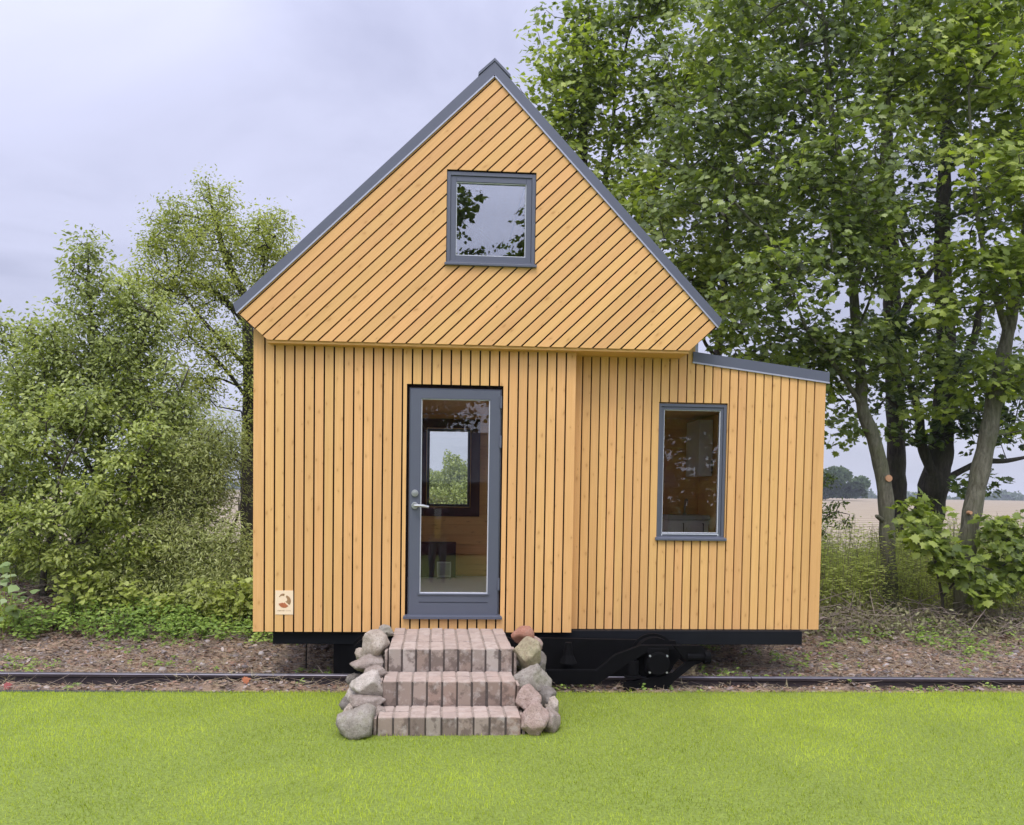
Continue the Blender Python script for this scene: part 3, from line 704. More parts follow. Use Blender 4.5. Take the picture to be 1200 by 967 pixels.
for k in (-.16, -.06, .06, .16): mb.tube([(xj+k, yy-.014, -.022), (xj+k, yy-.042, -.022)], .014, 6)
mb.build('fishplate', RUST, rl)

# ================================================================== BRICK STEPS
m, nt, b = mat('old_brick'); oc = objco(nt)
rn = N(nt, 'ShaderNodeAttribute', attribute_name='rnd').outputs['Fac']
c = ramp(nt, rn, [(0, (.25, .185, .140)), (.25, (.31, .24, .185)), (.42, (.19, .145, .115)), (.6, (.35, .295, .24)), (.8, (.28, .19, .14)), (1, (.43, .38, .32))])
off = nt.nodes.new('ShaderNodeCombineXYZ'); L(nt, math_(nt, 'MULTIPLY', rn, 37.), off.inputs[0]); L(nt, math_(nt, 'MULTIPLY', rn, 19.), off.inputs[2])
ad = nt.nodes.new('ShaderNodeVectorMath'); ad.operation = 'ADD'; L(nt, oc, ad.inputs[0]); L(nt, off.outputs[0], ad.inputs[1])
n1 = noise(nt, ad.outputs[0], 9, 5, .65); n2 = noise(nt, ad.outputs[0], 90, 4, .7)
c = mixc(nt, math_(nt, 'MULTIPLY', ramp(nt, n1, [(.49, (0, 0, 0)), (.57, (1, 1, 1))]), .70), c, (.085, .062, .048))
n3 = noise(nt, ad.outputs[0], 14, 5, .7)
c = mixc(nt, math_(nt, 'MULTIPLY', ramp(nt, n3, [(.52, (0, 0, 0)), (.66, (1, 1, 1))]), .55), c, (.50, .46, .40))
c = mixc(nt, math_(nt, 'MULTIPLY', n2, .4), c, (.26, .195, .16))
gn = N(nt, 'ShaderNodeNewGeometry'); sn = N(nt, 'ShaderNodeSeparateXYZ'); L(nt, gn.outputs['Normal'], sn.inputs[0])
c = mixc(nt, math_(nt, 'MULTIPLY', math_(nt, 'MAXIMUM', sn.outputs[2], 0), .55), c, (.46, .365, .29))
L(nt, c, b.inputs['Base Color']); b.inputs['Roughness'].default_value = .92; b.inputs['Specular IOR Level'].default_value = .2
bump(nt, n2, b, .55, .006); BRICK = m
MORT = simple('sandy_joint', (.07, .055, .045), .95, 0, .3, 30, bmp=.5)
steps = tag(empty('brick_steps', (.11, -1.0, 0)), 'three reddish brick steps between piled boulders leading to the door', 'steps')
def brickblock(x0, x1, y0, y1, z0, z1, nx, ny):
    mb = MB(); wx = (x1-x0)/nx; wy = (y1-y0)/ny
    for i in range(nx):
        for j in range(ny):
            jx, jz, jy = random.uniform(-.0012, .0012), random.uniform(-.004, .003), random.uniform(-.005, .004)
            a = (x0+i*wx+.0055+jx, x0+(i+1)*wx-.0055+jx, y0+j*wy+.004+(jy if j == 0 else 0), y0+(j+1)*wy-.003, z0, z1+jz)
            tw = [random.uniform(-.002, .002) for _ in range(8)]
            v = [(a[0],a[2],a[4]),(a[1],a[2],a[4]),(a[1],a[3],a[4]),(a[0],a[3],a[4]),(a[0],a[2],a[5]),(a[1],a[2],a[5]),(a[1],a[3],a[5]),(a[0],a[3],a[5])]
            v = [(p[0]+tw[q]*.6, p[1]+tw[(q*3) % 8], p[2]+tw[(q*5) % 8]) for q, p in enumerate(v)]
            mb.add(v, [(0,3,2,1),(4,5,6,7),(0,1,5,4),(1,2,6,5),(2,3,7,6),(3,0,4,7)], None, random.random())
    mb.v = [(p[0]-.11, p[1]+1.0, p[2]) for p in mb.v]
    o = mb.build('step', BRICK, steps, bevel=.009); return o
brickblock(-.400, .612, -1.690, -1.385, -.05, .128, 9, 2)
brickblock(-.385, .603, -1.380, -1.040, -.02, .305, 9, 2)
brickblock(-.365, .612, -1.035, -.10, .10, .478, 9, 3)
mb = MB()
for (a, b2, y0, y1, z1) in ((-.39, .60, -1.680, -1.39, .118), (-.38, .595, -1.372, -1.045, .292), (-.36, .605, -1.025, -.105, .462)): mb.box(a-.11, b2-.11, y0+1, y1+1, -.04, z1)
mb.build('step_core', MORT, steps)
mb = MB()
for (a, b2, y0, y1, z1) in ((-.39, .60, -1.665, -1.395, .1205), (-.38, .595, -1.355, -1.05, .2975), (-.36, .605, -1.01, -.11, .4695)): mb.box(a-.11, b2-.11, y0+1, y1+1, z1-.002, z1)
mb.build('joint_sand', simple('joint_sand', (.27, .215, .165), .95, 0, .35, 40, bmp=.5), steps)
mb = MB()   # thin upright edging bricks at the flanks
for (xx, y0, z0, z1) in ((-.425, -1.67, -.03, .115), (.618, -1.67, -.03, .10), (-.412, -1.36, -.02, .285), (.608, -1.36, -.02, .27), (-.392, -1.01, .1, .455), (.618, -1.01, .1, .44)):
    s_ = .022; rnd_ = random.random(); b_ = len(mb.v)
    mb = MB(); mb.box(xx-.11, xx+s_-.11, y0+1, y0+1+.26, z0, z1, rnd_); mb.build('edging_brick', BRICK, steps, bevel=.004)

# ---- boulders
def stonemat(name, a, b_, c_, moss=0.0):
    m, nt, b = mat(name); oc = objco(nt)
    n1 = noise(nt, oc, 11, 8, .78); n2 = noise(nt, oc, 75, 5, .8); n3 = noise(nt, oc, 110, 3, .7)
    c = ramp(nt, n1, [(.32, a), (.5, b_), (.70, c_)])
    c = mixc(nt, math_(nt, 'MULTIPLY', n2, .5), c, a)
    c = mixc(nt, math_(nt, 'MULTIPLY', ramp(nt, n3, [(.56, (0, 0, 0)), (.62, (1, 1, 1))]), .55), c, (.09, .075, .06))
    if moss:
        n4 = noise(nt, oc, 7, 5, .7); c = mixc(nt, math_(nt, 'MULTIPLY', ramp(nt, n4, [(.5, (0, 0, 0)), (.62, (1, 1, 1))]), moss), c, (.28, .29, .12))
    L(nt, c, b.inputs['Base Color']); b.inputs['Roughness'].default_value = .9; b.inputs['Specular IOR Level'].default_value = .25
    bump(nt, math_(nt, 'ADD', math_(nt, 'MULTIPLY', n1, 1.0), math_(nt, 'MULTIPLY', n2, .4)), b, 1.0, .028); return m
ST = dict(beige=stonemat('beige_stone', (.32, .255, .185), (.52, .44, .345), (.66, .59, .49)),
          grey=stonemat('grey_stone', (.23, .20, .155), (.41, .365, .295), (.56, .51, .43), .22),
          brown=stonemat('brown_stone', (.23, .18, .14), (.40, .33, .265), (.53, .46, .385)),
          pale=stonemat('pale_stone', (.40, .34, .27), (.60, .53, .44), (.72, .66, .57)),
          pink=stonemat('pink_granite', (.32, .225, .175), (.50, .375, .30), (.62, .51, .43)),
          red=stonemat('reddish_stone', (.30, .13, .08), (.45, .22, .14), (.50, .31, .22)),
          yellow=stonemat('yellowish_stone', (.26, .20, .12), (.46, .39, .24), (.55, .48, .33), .3),
          dark=stonemat('dark_grey_stone', (.15, .13, .105), (.26, .23, .19), (.38, .34, .29)))
def boulder(px, py, wpx, hpx, Y, kind, label, seed, depth=None, flat=0.0, facets=7, rot=0.0):
    c = at(px, py, Y); s_ = (Y+7.18)/F; a = wpx*s_/2*1.16; h = hpx*s_/2*1.16; dp = (depth or (a+h)/2)
    bm = bmesh.new(); bmesh.ops.create_icosphere(bm, subdivisions=4, radius=1)
    rr = random.Random(seed); pl = []
    for k in range(facets):
        d = Vector((rr.gauss(0, 1), rr.gauss(0, 1), rr.gauss(0, 1))).normalized(); pl.append((d, rr.uniform(.58, .84)))
    from mathutils import noise as mn
    for v in bm.verts:
        d = v.co.normalized(); r_ = 1.0
        for (q, t_) in pl:
            e = d.dot(q)
            if e > .05: r_ = min(r_, t_/e)
        r_ = r_*1.06+.06*mn.noise(d*1.4+Vector((seed, 0, 0)))+.045*mn.noise(d*3.7+Vector((0, seed, 0)))+.03*mn.noise(d*9+Vector((0, seed, 7)))
        r_ = r_+.014*mn.noise(d*19+Vector((0, seed, 3)))
        p = d*r_; cz, sz = math.cos(rot), math.sin(rot)
        p = Vector((p.x*cz-p.z*sz, p.y, p.x*sz+p.z*cz))
        v.co = Vector((p.x*a*1.12, p.y*dp*1.1, p.z*h*1.12))
    for f in bm.faces: f.smooth = True
    me = bpy.data.meshes.new('boulder'); bm.to_mesh(me); bm.free(); me.materials.append(ST[kind])
    o = link(bpy.data.objects.new('boulder', me)); o.location = c
    tag(o, label, 'boulder', 'boulders piled beside the brick steps'); return o
BL = [
 (453, 740, 15, 13, -.50, 'grey', 'small pointed grey stone on top of the left pile, against the wall', 1, .09, 5),
 (441, 757, 28, 29, -.88, 'beige', 'round beige boulder beside the top step, high on the left pile', 2, .11, 5),
 (427, 766, 18, 17, -.72, 'beige', 'small beige stone half hidden behind the round one on the left pile', 3, .08, 6),
 (431, 778, 32, 20, -.98, 'brown', 'brownish rounded stone below the round beige boulder on the left pile', 4, .14, 6),
 (441, 789, 27, 16, -1.12, 'brown', 'flat grey-brown stone touching the second step on the left pile', 5, .10, 6),
 (431, 803, 37, 28, -1.32, 'pale', 'largest pale cream boulder in the middle of the left pile', 6, .13, 7),
 (414, 813, 15, 19, -1.22, 'pale', 'small pale stone at the outer edge of the left pile', 7, .09, 5),
 (428, 823, 38, 19, -1.40, 'brown', 'long low brown stone under the pale cream boulder', 8, .12, 5),
 (410, 833, 14, 18, -1.42, 'beige', 'small beige stone standing behind the bottom corner boulder at left', 9, .09, 5),
 (445, 836, 16, 14, -1.50, 'brown', 'small brown stone wedged beside the bottom step at left', 13, .07, 5),
 (421, 848, 44, 37, -1.62, 'grey', 'big angular grey boulder at the bottom of the left pile on the grass', 10, .15, 8),
 (611, 744, 22, 20, -.72, 'red', 'rounded reddish stone on top of the right pile', 21, .09, 4),
 (625, 757, 18, 24, -.70, 'pink', 'pinkish stone behind the yellowish one on the right pile', 22, .10, 6),
 (618, 765, 30, 31, -.98, 'yellow', 'angular yellowish stone beside the top step on the right pile', 23, .11, 7),
 (630, 779, 18, 26, -.86, 'dark', 'dark grey stone at the outer edge of the right pile', 24, .10, 6),
 (623, 797, 36, 36, -1.18, 'grey', 'large grey-green boulder beside the second step, middle of the right pile', 25, .12, 7),
 (640, 816, 20, 25, -1.26, 'dark', 'dark grey stone right of the pink block on the right pile', 26, .10, 6),
 (647, 826, 16, 19, -1.32, 'beige', 'small beige stone at the right foot of the right pile', 27, .08, 6),
 (620, 821, 26, 28, -1.42, 'pink', 'blocky pink stone below the grey-green boulder', 28, .12, 8),
 (626, 845, 32, 38, -1.62, 'pink', 'big upright pinkish boulder at the bottom of the right pile on the grass', 29, .13, 7),
 (643, 846, 20, 34, -1.55, 'brown', 'upright brown stone leaning on the bottom pinkish boulder at right', 30, .11, 6)]
for q in BL: boulder(q[0], q[1], q[2], q[3], q[4], q[5], q[6], q[7], q[8], facets=q[9]+11)
# rubble core that carries the piles
mb = MB()
for (x0_, x1_) in ((-.66, -.44), (.66, .86)):
    s_ = -1 if x0_ < 0 else 1
    for k in range(46):
        yy = random.uniform(-1.50, -.35); top = .05+(yy+1.5)*.30
        cx, cz, r_ = random.uniform(x0_, x1_)-(.04*s_ if yy > -.8 else 0), random.uniform(-.02, max(.03, top)), random.uniform(.04, .08)
        bb = len(mb.v); pts = []
        for u in range(5):
            for w in range(8):
                a = math.pi*u/4; e = 2*math.pi*w/8; rr = r_*random.uniform(.8, 1.1); pts.append((cx+rr*math.sin(a)*math.cos(e), yy+rr*math.sin(a)*math.sin(e), cz+rr*math.cos(a)*.7))
        fs = [(u*8+w, (u+1)*8+w, (u+1)*8+(w+1) % 8, u*8+(w+1) % 8) for u in range(4) for w in range(8)]
        mb.add(pts, fs)
o = mb.build('rubble', ST['dark'], None, smooth=True); tag(o, 'small dark rubble filling the gaps between the boulders', 'rubble', kind='stuff')

# ================================================================== VEGETATION
HAZE = .0005
def bark(name, a, b_, sc=9, moss=(.10, .12, .05), mo=.4):
    m, nt, b = mat(name); p = geopos(nt)
    n1 = noise(nt, mapping(nt, p, (1, 1, .25)), sc*2.2, 6, .7, .5); n2 = noise(nt, p, 2.2, 4, .6)
    c = ramp(nt, n1, [(.32, a), (.68, b_)]); c = mixc(nt, math_(nt, 'MULTIPLY', ramp(nt, n2, [(.42, (0, 0, 0)), (.62, (1, 1, 1))]), mo), c, moss)
    L(nt, c, b.inputs['Base Color']); b.inputs['Roughness'].default_value = .95; b.inputs['Specular IOR Level'].default_value = .2
    bump(nt, n1, b, 1.0, .03); return m
BARK_L = bark('maple_bark', (.070, .064, .040), (.20, .19, .135), 13, (.12, .135, .06), .5); BARK_D = bark('dark_bark', (.020, .017, .014), (.075, .065, .05), 8, (.05, .055, .025), .4)
BARK_T = bark('twig_bark', (.045, .036, .028), (.13, .11, .085), 14, (.10, .11, .06), .3)
CUTM = simple('fresh_cut_wood', (.45, .24, .12), .8, 0, .2, 60)
# maple leaf outline (along, across), length about 1
mp = [(0, 0), (.10, .20), (.02, .42), (.24, .36), (.34, .58), (.50, .34), (.66, .40), (.66, .20), (1.0, 0), (.66, -.20), (.66, -.40), (.50, -.34), (.34, -.58), (.24, -.36), (.02, -.42), (.10, -.20)]
MAPLE = np.array([(a-.1, b_, -.22*abs(b_)-.10*a*a) for a, b_ in mp])
MAPF = [tuple(range(0, 9)), (0,)+tuple(range(8, 16))]
MAPLE_S = np.array([(0, 0, 0), (.15, .42, -.08), (.42, .46, -.1), (.62, .28, -.06), (1, 0, -.12), (.62, -.28, -.06), (.42, -.46, -.1), (.15, -.42, -.08)])
OVAL = np.array([(0, 0, 0), (.35, .24, .03), (.72, .18, .0), (1, 0, -.12), (.72, -.18, .0), (.35, -.24, .03)])
OVF = [(0, 1, 2, 3), (0, 3, 4, 5)]
LANCE = np.array([(0, 0, 0), (.4, .11, .02), (1, 0, -.1), (.4, -.11, .02)])

def spray(centres, radii, per, flat=.35, droop=.5, lsize=(.10, .16), up=1.0, rs=1.0):
    """leaf positions and frames in flattened sprays round each centre"""
    C_ = np.repeat(centres, per, 0); Rr = np.repeat(radii, per)
    n = len(C_)
    th = rng.uniform(0, 2*np.pi, n); r = np.sqrt(rng.random(n))*Rr
    # each spray has its own tilt
    tn = nrm(np.stack([rng.normal(0, .38, len(centres)), rng.normal(0, .38, len(centres)), np.ones(len(centres))], -1)); TN = np.repeat(tn, per, 0)
    e1 = nrm(np.cross(TN, np.array([0, 1., 0]))); e2 = np.cross(TN, e1)
    O = e1*np.cos(th)[:, None]+e2*np.sin(th)[:, None]
    P = C_+O*r[:, None]+TN*(rng.normal(0, 1, n)*flat*Rr)[:, None]
    Nn = nrm(TN*up+np.array([0, -.55, .1])+rng.normal(0, .36, (n, 3))*rs); A = O+rng.normal(0, .35, (n, 3)); A[:, 2] -= droop*rng.random(n)*1.4
    A, B, N2 = frames(A, Nn)
    return P, A, B, N2, rng.uniform(lsize[0], lsize[1], n)*np.where(rng.random(n) < .15, .65, 1)

def fill(blobs, n, gap=.42, gs=.9, seed=0):
    """cluster centres inside ellipsoids, with noisy gaps"""
    out = []; vol = np.array([b_[1][0]*b_[1][1]*b_[1][2] for b_ in blobs]); vol = vol**.6; cnt = np.maximum(2, (vol/vol.sum()*n)).astype(int)
    for (c, r), k in zip(blobs, cnt):
        d = nrm(rng.normal(0, 1, (k*3, 3))); rad = rng.random(k*3)**.45
        p = np.array(c)+d*rad[:, None]*np.array(r)
        g_ = vnoise(p[:, 0]/gs+seed, p[:, 2]/gs, 40+seed)*.6+vnoise(p[:, 1]/gs, p[:, 2]/gs+7, 50+seed)*.4
        p = p[g_ > gap-.2*rng.random(len(p))][:k]
        out.append(p)
    return np.concatenate(out)

def skeleton(limbs, centres, tipr=.004, expo=2.35, wob=.07):
    """limbs: list of (points, radii); every centre is tied to the nearest branch; returns segments"""
    nodes = []; par = []; rad0 = []
    for pts, rr in limbs:
        pts = [np.array(p, float) for p in pts]
        if nodes:   # attach to nearest existing node
            d = np.linalg.norm(np.array(nodes)-pts[0], axis=1); pi = int(np.argmin(d))
        else: pi = -1
        for k, (p, r_) in enumerate(zip(pts, rr)):
            if k > 0:
                q = pts[k-1]; m_ = max(1, int(np.linalg.norm(p-q)/.25))
                for j in range(1, m_+1):
                    t = j/m_; w_ = rng.normal(0, .008, 3) if j < m_ else 0
                    nodes.append(q+(p-q)*t+w_); par.append(pi); rad0.append(rr[k-1]+(r_-rr[k-1])*t); pi = len(nodes)-1
            else:
                nodes.append(p); par.append(pi); rad0.append(r_); pi = len(nodes)-1
    main = len(nodes); NA = np.zeros((main+len(centres)*6+10, 3)); NA[:main] = nodes; cnt = main
    d0 = np.array([np.min(np.linalg.norm(NA[:main]-c, axis=1)) for c in centres]); leafcnt = {}
    for ci in np.argsort(d0):
        c = centres[ci]; A_ = NA[:cnt]; dd = A_-c
        d = np.sqrt((dd**2).sum(1))+np.maximum(dd[:, 2], 0)*.9+np.where(np.arange(cnt) < 3, 2.0, 0)
        pi = int(np.argmin(d)); q = NA[pi]; l = np.linalg.norm(c-q); m_ = int(min(6, max(1, l/.22)))
        side = rng.normal(0, wob, 3)*l
        for j in range(1, m_+1):
            t = j/m_; p = q+(c-q)*t+side*math.sin(math.pi*t)+np.array([0, 0, -.10*l*math.sin(math.pi*t)])
            NA[cnt] = p; par.append(pi); pi = cnt; cnt += 1
        leafcnt[pi] = 1
    w_ = np.zeros(cnt)
    for k in leafcnt: w_[k] += 1
    for i in range(cnt-1, 0, -1):
        if par[i] >= 0: w_[par[i]] += w_[i]
    rad = tipr*np.maximum(w_, 1)**(1/expo)
    rad[:main] = np.maximum(np.array(rad0), 0)
    segs = [(NA[par[i]], NA[i], rad[par[i]] if par[i] < main and i < main else min(rad[par[i]], rad[i]*1.25), rad[i]) for i in range(1, cnt) if par[i] >= 0 and i >= main]
    return NA[:cnt], segs
def tubes_mesh(name, segs, m, parent, ns=5):
    n = len(segs); a = np.array([s_[0] for s_ in segs]); b_ = np.array([s_[1] for s_ in segs]); ra = np.array([s_[2] for s_ in segs]); rb = np.array([s_[3] for s_ in segs])
    t = nrm(b_-a); u = nrm(np.cross(t, np.array([.31, .2, .93]))); w_ = np.cross(t, u)
    an = np.arange(ns)*2*np.pi/ns; ring = (np.cos(an)[None, :, None]*u[:, None, :]+np.sin(an)[None, :, None]*w_[:, None, :])
    V = np.concatenate([a[:, None]+ring*ra[:, None, None], (b_+t*rb[:, None]*.3)[:, None]+ring*rb[:, None, None]], 1).reshape(-1, 3)
    f = np.array([(k, (k+1) % ns, (k+1) % ns+ns, k+ns) for k in range(ns)]); lp = (f[None]+(np.arange(n)*2*ns)[:, None, None]).reshape(-1).astype(np.int32)
    me = bpy.data.meshes.new(name); me.vertices.add(len(V)); me.vertices.foreach_set('co', V.ravel()); me.loops.add(len(lp)); me.loops.foreach_set('vertex_index', lp)
    me.polygons.add(n*ns); me.polygons.foreach_set('loop_start', np.arange(0, n*ns*4, 4, dtype=np.int32)); me.polygons.foreach_set('use_smooth', np.ones(n*ns, bool)); me.update(calc_edges=True); me.materials.append(m)
    return link(bpy.data.objects.new(name, me), parent)
def smoothpath(pts, rad, k=6):
    P_ = [np.array(p, float) for p in pts]; out = []; ro = []
    for i in range(len(P_)-1):
        p0, p1, p2, p3 = P_[max(i-1, 0)], P_[i], P_[i+1], P_[min(i+2, len(P_)-1)]
        for j in range(k):
            t = j/k; out.append(.5*((2*p1)+(-p0+p2)*t+(2*p0-5*p1+4*p2-p3)*t*t+(-p0+3*p1-3*p2+p3)*t**3)); ro.append(rad[i]+(rad[i+1]-rad[i])*t)
    out.append(P_[-1]); ro.append(rad[-1]); return out, ro
def trunk_mesh(limbs, m, parent, flare=1.35):
    mb = MB()
    for li, (pts, rr) in enumerate(limbs):
        p, r_ = smoothpath(pts, rr)
        if li == 0:
            r_ = [q*(1+(flare-1)*math.exp(-max(0, v[2]-p[0][2])/.12)) for q, v in zip(r_, p)]
        r_ = [q*(1+.05*math.sin(3.1*v[2]*4+v[0])+random.uniform(-.03, .03)) for q, v in zip(r_, p)]
        mb.tube(p, r_, 14 if rr[0] > .05 else 8)
    return mb.build('trunk', m, parent, smooth=True)
def rel(o, root):   # world-built mesh under an Empty standing at the tree's base
    o.location = (-root.location[0], -root.location[1], -root.location[2]); return o
def tree(name, label, cat, limbs, blobs, ncl, per, lsize, tmpl, faces, lm, bm_, gap=.42, gs=.9, flat=.17, droop=.6, crad=(.22, .40), group=None, tipr=.004, extra=None, seed=0, up=1.0, rs=1.0):
    base = limbs[0][0][0]; root = tag(empty(name, tuple(float(v) for v in base)), label, cat, group)
    cen = fill(blobs, ncl, gap, gs, seed)
    if extra is not None: cen = np.concatenate([cen, extra])
    nodes, segs = skeleton(limbs, cen, tipr)
    rel(trunk_mesh(limbs, bm_, root), root)
    rel(tubes_mesh('branchwork', segs, bm_, root), root)
    rd = rng.uniform(crad[0], crad[1], len(cen))
    P, A, B, N2, sz = spray(cen, rd, per, flat, droop, lsize, up, rs)
    rel(scatter('crown', tmpl, P, A, B, N2, sz, lm, faces=faces, parent=root), root)
    return root
def px(l, Ys):
    """photo pixel polyline -> points at depths Ys (scalar or list)"""
    return [tuple(at(p[0], p[1], Ys if not hasattr(Ys, '__len__') else Ys[i])) for i, p in enumerate(l)]
def blob(x_, y_, Y, rx, ry, rz): return (tuple(at(x_, y_, Y)), (rx, ry, rz))

LM_MAPLE = leafmat('maple_leaves', (.045, .068, .014), (.140, .190, .036), (.38, .44, .14), .40, .55, .42, .45, 1.5)
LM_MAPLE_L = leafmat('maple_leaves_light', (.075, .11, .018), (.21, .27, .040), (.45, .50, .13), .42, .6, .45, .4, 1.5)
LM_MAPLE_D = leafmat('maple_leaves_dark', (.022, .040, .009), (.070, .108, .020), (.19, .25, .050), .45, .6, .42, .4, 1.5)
LM_ELDER = leafmat('shrub_leaves', (.12, .15, .035), (.27, .315, .080), (.50, .54, .20), .35, 1.3, .45, .4, 1.3)
LM_PEAR = leafmat('yellowish_leaves', (.15, .18, .035), (.31, .345, .07), (.50, .52, .16), .42, .9, .5, .35, 1.4)
LM_WILLOW = leafmat('grey_green_leaves', (.18, .21, .055), (.34, .375, .12), (.54, .56, .24), .35, 1.5, .5, .3, 1.2)
LM_WEED = leafmat('weed_leaves', (.19, .23, .05), (.36, .41, .09), (.56, .60, .2), .45, 1.6, .5, .3, 1.3)
LM_CORNEL = leafmat('cornel_leaves', (.12, .155, .035), (.28, .33, .070), (.54, .58, .18), .38, 1.8, .42, .4, 1.3)
LM_BACK = leafmat('far_leaves', (.045, .075, .028), (.07, .11, .04), (.11, .15, .06), .3, .25, .6, .2, 1.1)

# --- right-hand trees
T1 = [(px([(1047, 733), (1043, 690), (1040, 640), (1037, 575), (1024, 515), (1011, 480), (1009, 440), (1004, 395), (1000, 335)], 3.35), [.110, .102, .098, .100, .092, .080, .072, .066, .060]),
      (px([(1000, 335), (995, 285), (988, 210), (973, 120), (965, 20), (955, -60)], [3.35, 3.3, 3.2, 3.1, 3.0, 3.0]), [.055, .045, .038, .03, .022, .012]),
      (px([(1001, 338), (1014, 290), (1030, 215), (1042, 110), (1050, 0), (1056, -80)], [3.35, 3.4, 3.5, 3.6, 3.6, 3.7]), [.050, .045, .038, .03, .02, .012]),
      (px([(1010, 476), (990, 445), (968, 415), (945, 385), (925, 330)], [3.35, 3.2, 3.0, 2.8, 2.6]), [.036, .030, .026, .02, .012]),
      (px([(1003, 390), (1020, 350), (1034, 300), (1040, 250)], [3.35, 3.3, 3.1, 3.0]), [.02, .018, .014, .008])]
t1 = tree('maple_tree', 'slim maple with pale bark, cut stub and curved stem, nearest right of the house', 'tree', T1,
     [blob(930, 200, 3.0, 1.15, 1.2, 1.2), blob(1010, 110, 3.4, 1.3, 1.4, 1.3), blob(905, 345, 2.8, .75, .9, .60), blob(860, 90, 3.6, 1.3, 1.2, 1.2), blob(985, 440, 3.3, .35, .5, .32), blob(1015, 400, 3.0, .45, .5, .3), blob(940, -30, 3.4, 1.9, 1.6, 1.0), blob(965, 400, 3.0, .50, .8, .30), blob(790, 200, 3.8, .85, .8, 1.0), blob(1020, 250, 2.7, .6, .7, .5), blob(975, 300, 2.6, .6, .5, .45), blob(1040, 330, 2.7, .5, .5, .35), blob(935, 470, 3.2, .35, .4, .22), blob(1000, 500, 3.6, .3, .4, .2), blob(1070, 420, 3.0, .45, .5, .22)],
     680, 25, (.065, .115), MAPLE, MAPF, LM_MAPLE, BARK_L, gap=.46, gs=.7, seed=1)
mb = MB(); c = at(1042, 561, 3.24); mb.tube([(c.x, c.y+.10, c.z), (c.x, c.y, c.z+.005)], [.050, .046], 16); st_ = mb.build('cut_stub', CUTM, t1); rel(st_, t1)
mb = MB(); c = at(1028, 607, 3.27); mb.tube([(c.x+.10, c.y+.05, c.z-.03), (c.x-.0, c.y, c.z+.02), (c.x-.03, c.y-.02, c.z+.03)], [.035, .028, .018], 10); rel(mb.build('broken_stub', BARK_L, t1), t1)

T4 = [(px([(1126, 742), (1130, 680), (1136, 620), (1147, 560), (1158, 510), (1166, 465), (1176, 415), (1186, 365), (1196, 300), (1212, 220), (1225, 120), (1235, 20)], [2.9]*12), [.118, .110, .112, .114, .108, .100, .086, .072, .06, .048, .035, .018]),
      (px([(1172, 448), (1190, 436), (1206, 425), (1235, 405), (1270, 360)], 2.9), [.065, .055, .05, .04, .02]),
      (px([(1180, 390), (1165, 340), (1150, 280), (1140, 200), (1135, 100)], [2.9, 2.8, 2.7, 2.6, 2.6]), [.045, .036, .03, .022, .012]),
      (px([(1186, 365), (1200, 330), (1235, 280), (1262, 200)], [2.9, 2.7, 2.4, 2.2]), [.05, .04, .03, .015])]
t4 = tree('maple_tree', 'leaning maple at the right edge, stem thickening upwards with bright sprays of leaves', 'tree', T4,
     [blob(1200, 330, 2.2, .65, .6, .45), blob(1190, 200, 2.3, .9, .9, .6), blob(1130, 60, 3.0, 1.2, 1.2, 1.0), blob(1230, 80, 2.6, 1.3, 1.2, 1.3), blob(1260, 300, 2.6, .9, .9, 1.2), blob(1200, -60, 3, 1.7, 1.4, .8), blob(1130, 300, 2.6, .5, .5, .35), blob(1215, 430, 2.5, .5, .5, .3), blob(1100, 360, 2.7, .5, .5, .3), blob(1140, 440, 2.9, .5, .5, .25), blob(1210, 500, 3.0, .4, .5, .3), blob(1090, 480, 3.2, .35, .4, .18)],
     380, 28, (.075, .125), MAPLE, MAPF, LM_MAPLE_L, BARK_L, gap=.46, gs=.7, seed=4)
mb = MB(); c = at(1138, 601, 2.76); mb.tube([(c.x, c.y+.06, c.z), (c.x, c.y, c.z)], [.026, .022], 12); rel(mb.build('cut_stub', CUTM, t4), t4)

T2 = [(px([(1056, 700), (1054, 650), (1052, 590), (1050, 520), (1048, 440), (1046, 380), (1044, 300), (1040, 210), (1038, 110), (1030, 0)], 7.85), [.22, .18, .165, .165, .165, .16, .15, .12, .09, .06]),
      (px([(1048, 400), (1060, 365), (1075, 338), (1088, 322), (1110, 290)], 7.85), [.09, .08, .07, .06, .03]),
      (px([(1044, 300), (1010, 240), (975, 180), (950, 100)], [7.8, 7.6, 7.3, 7]), [.10, .08, .06, .03]),
      (px([(1046, 500), (1075, 545), (1085, 520)], 7.85), [.01, .01, .01])][:3]
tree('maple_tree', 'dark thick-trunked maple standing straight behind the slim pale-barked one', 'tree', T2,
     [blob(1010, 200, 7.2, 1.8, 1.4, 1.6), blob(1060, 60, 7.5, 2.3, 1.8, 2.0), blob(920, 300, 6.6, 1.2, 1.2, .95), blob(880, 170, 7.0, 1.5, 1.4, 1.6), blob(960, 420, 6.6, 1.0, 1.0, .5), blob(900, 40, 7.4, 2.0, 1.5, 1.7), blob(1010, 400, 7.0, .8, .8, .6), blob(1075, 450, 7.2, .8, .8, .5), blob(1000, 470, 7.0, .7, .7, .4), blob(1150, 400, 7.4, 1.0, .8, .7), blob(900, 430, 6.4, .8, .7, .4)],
     480, 21, (.08, .13), MAPLE, MAPF, LM_MAPLE_D, BARK_D, gap=.52, gs=.9, seed=2)
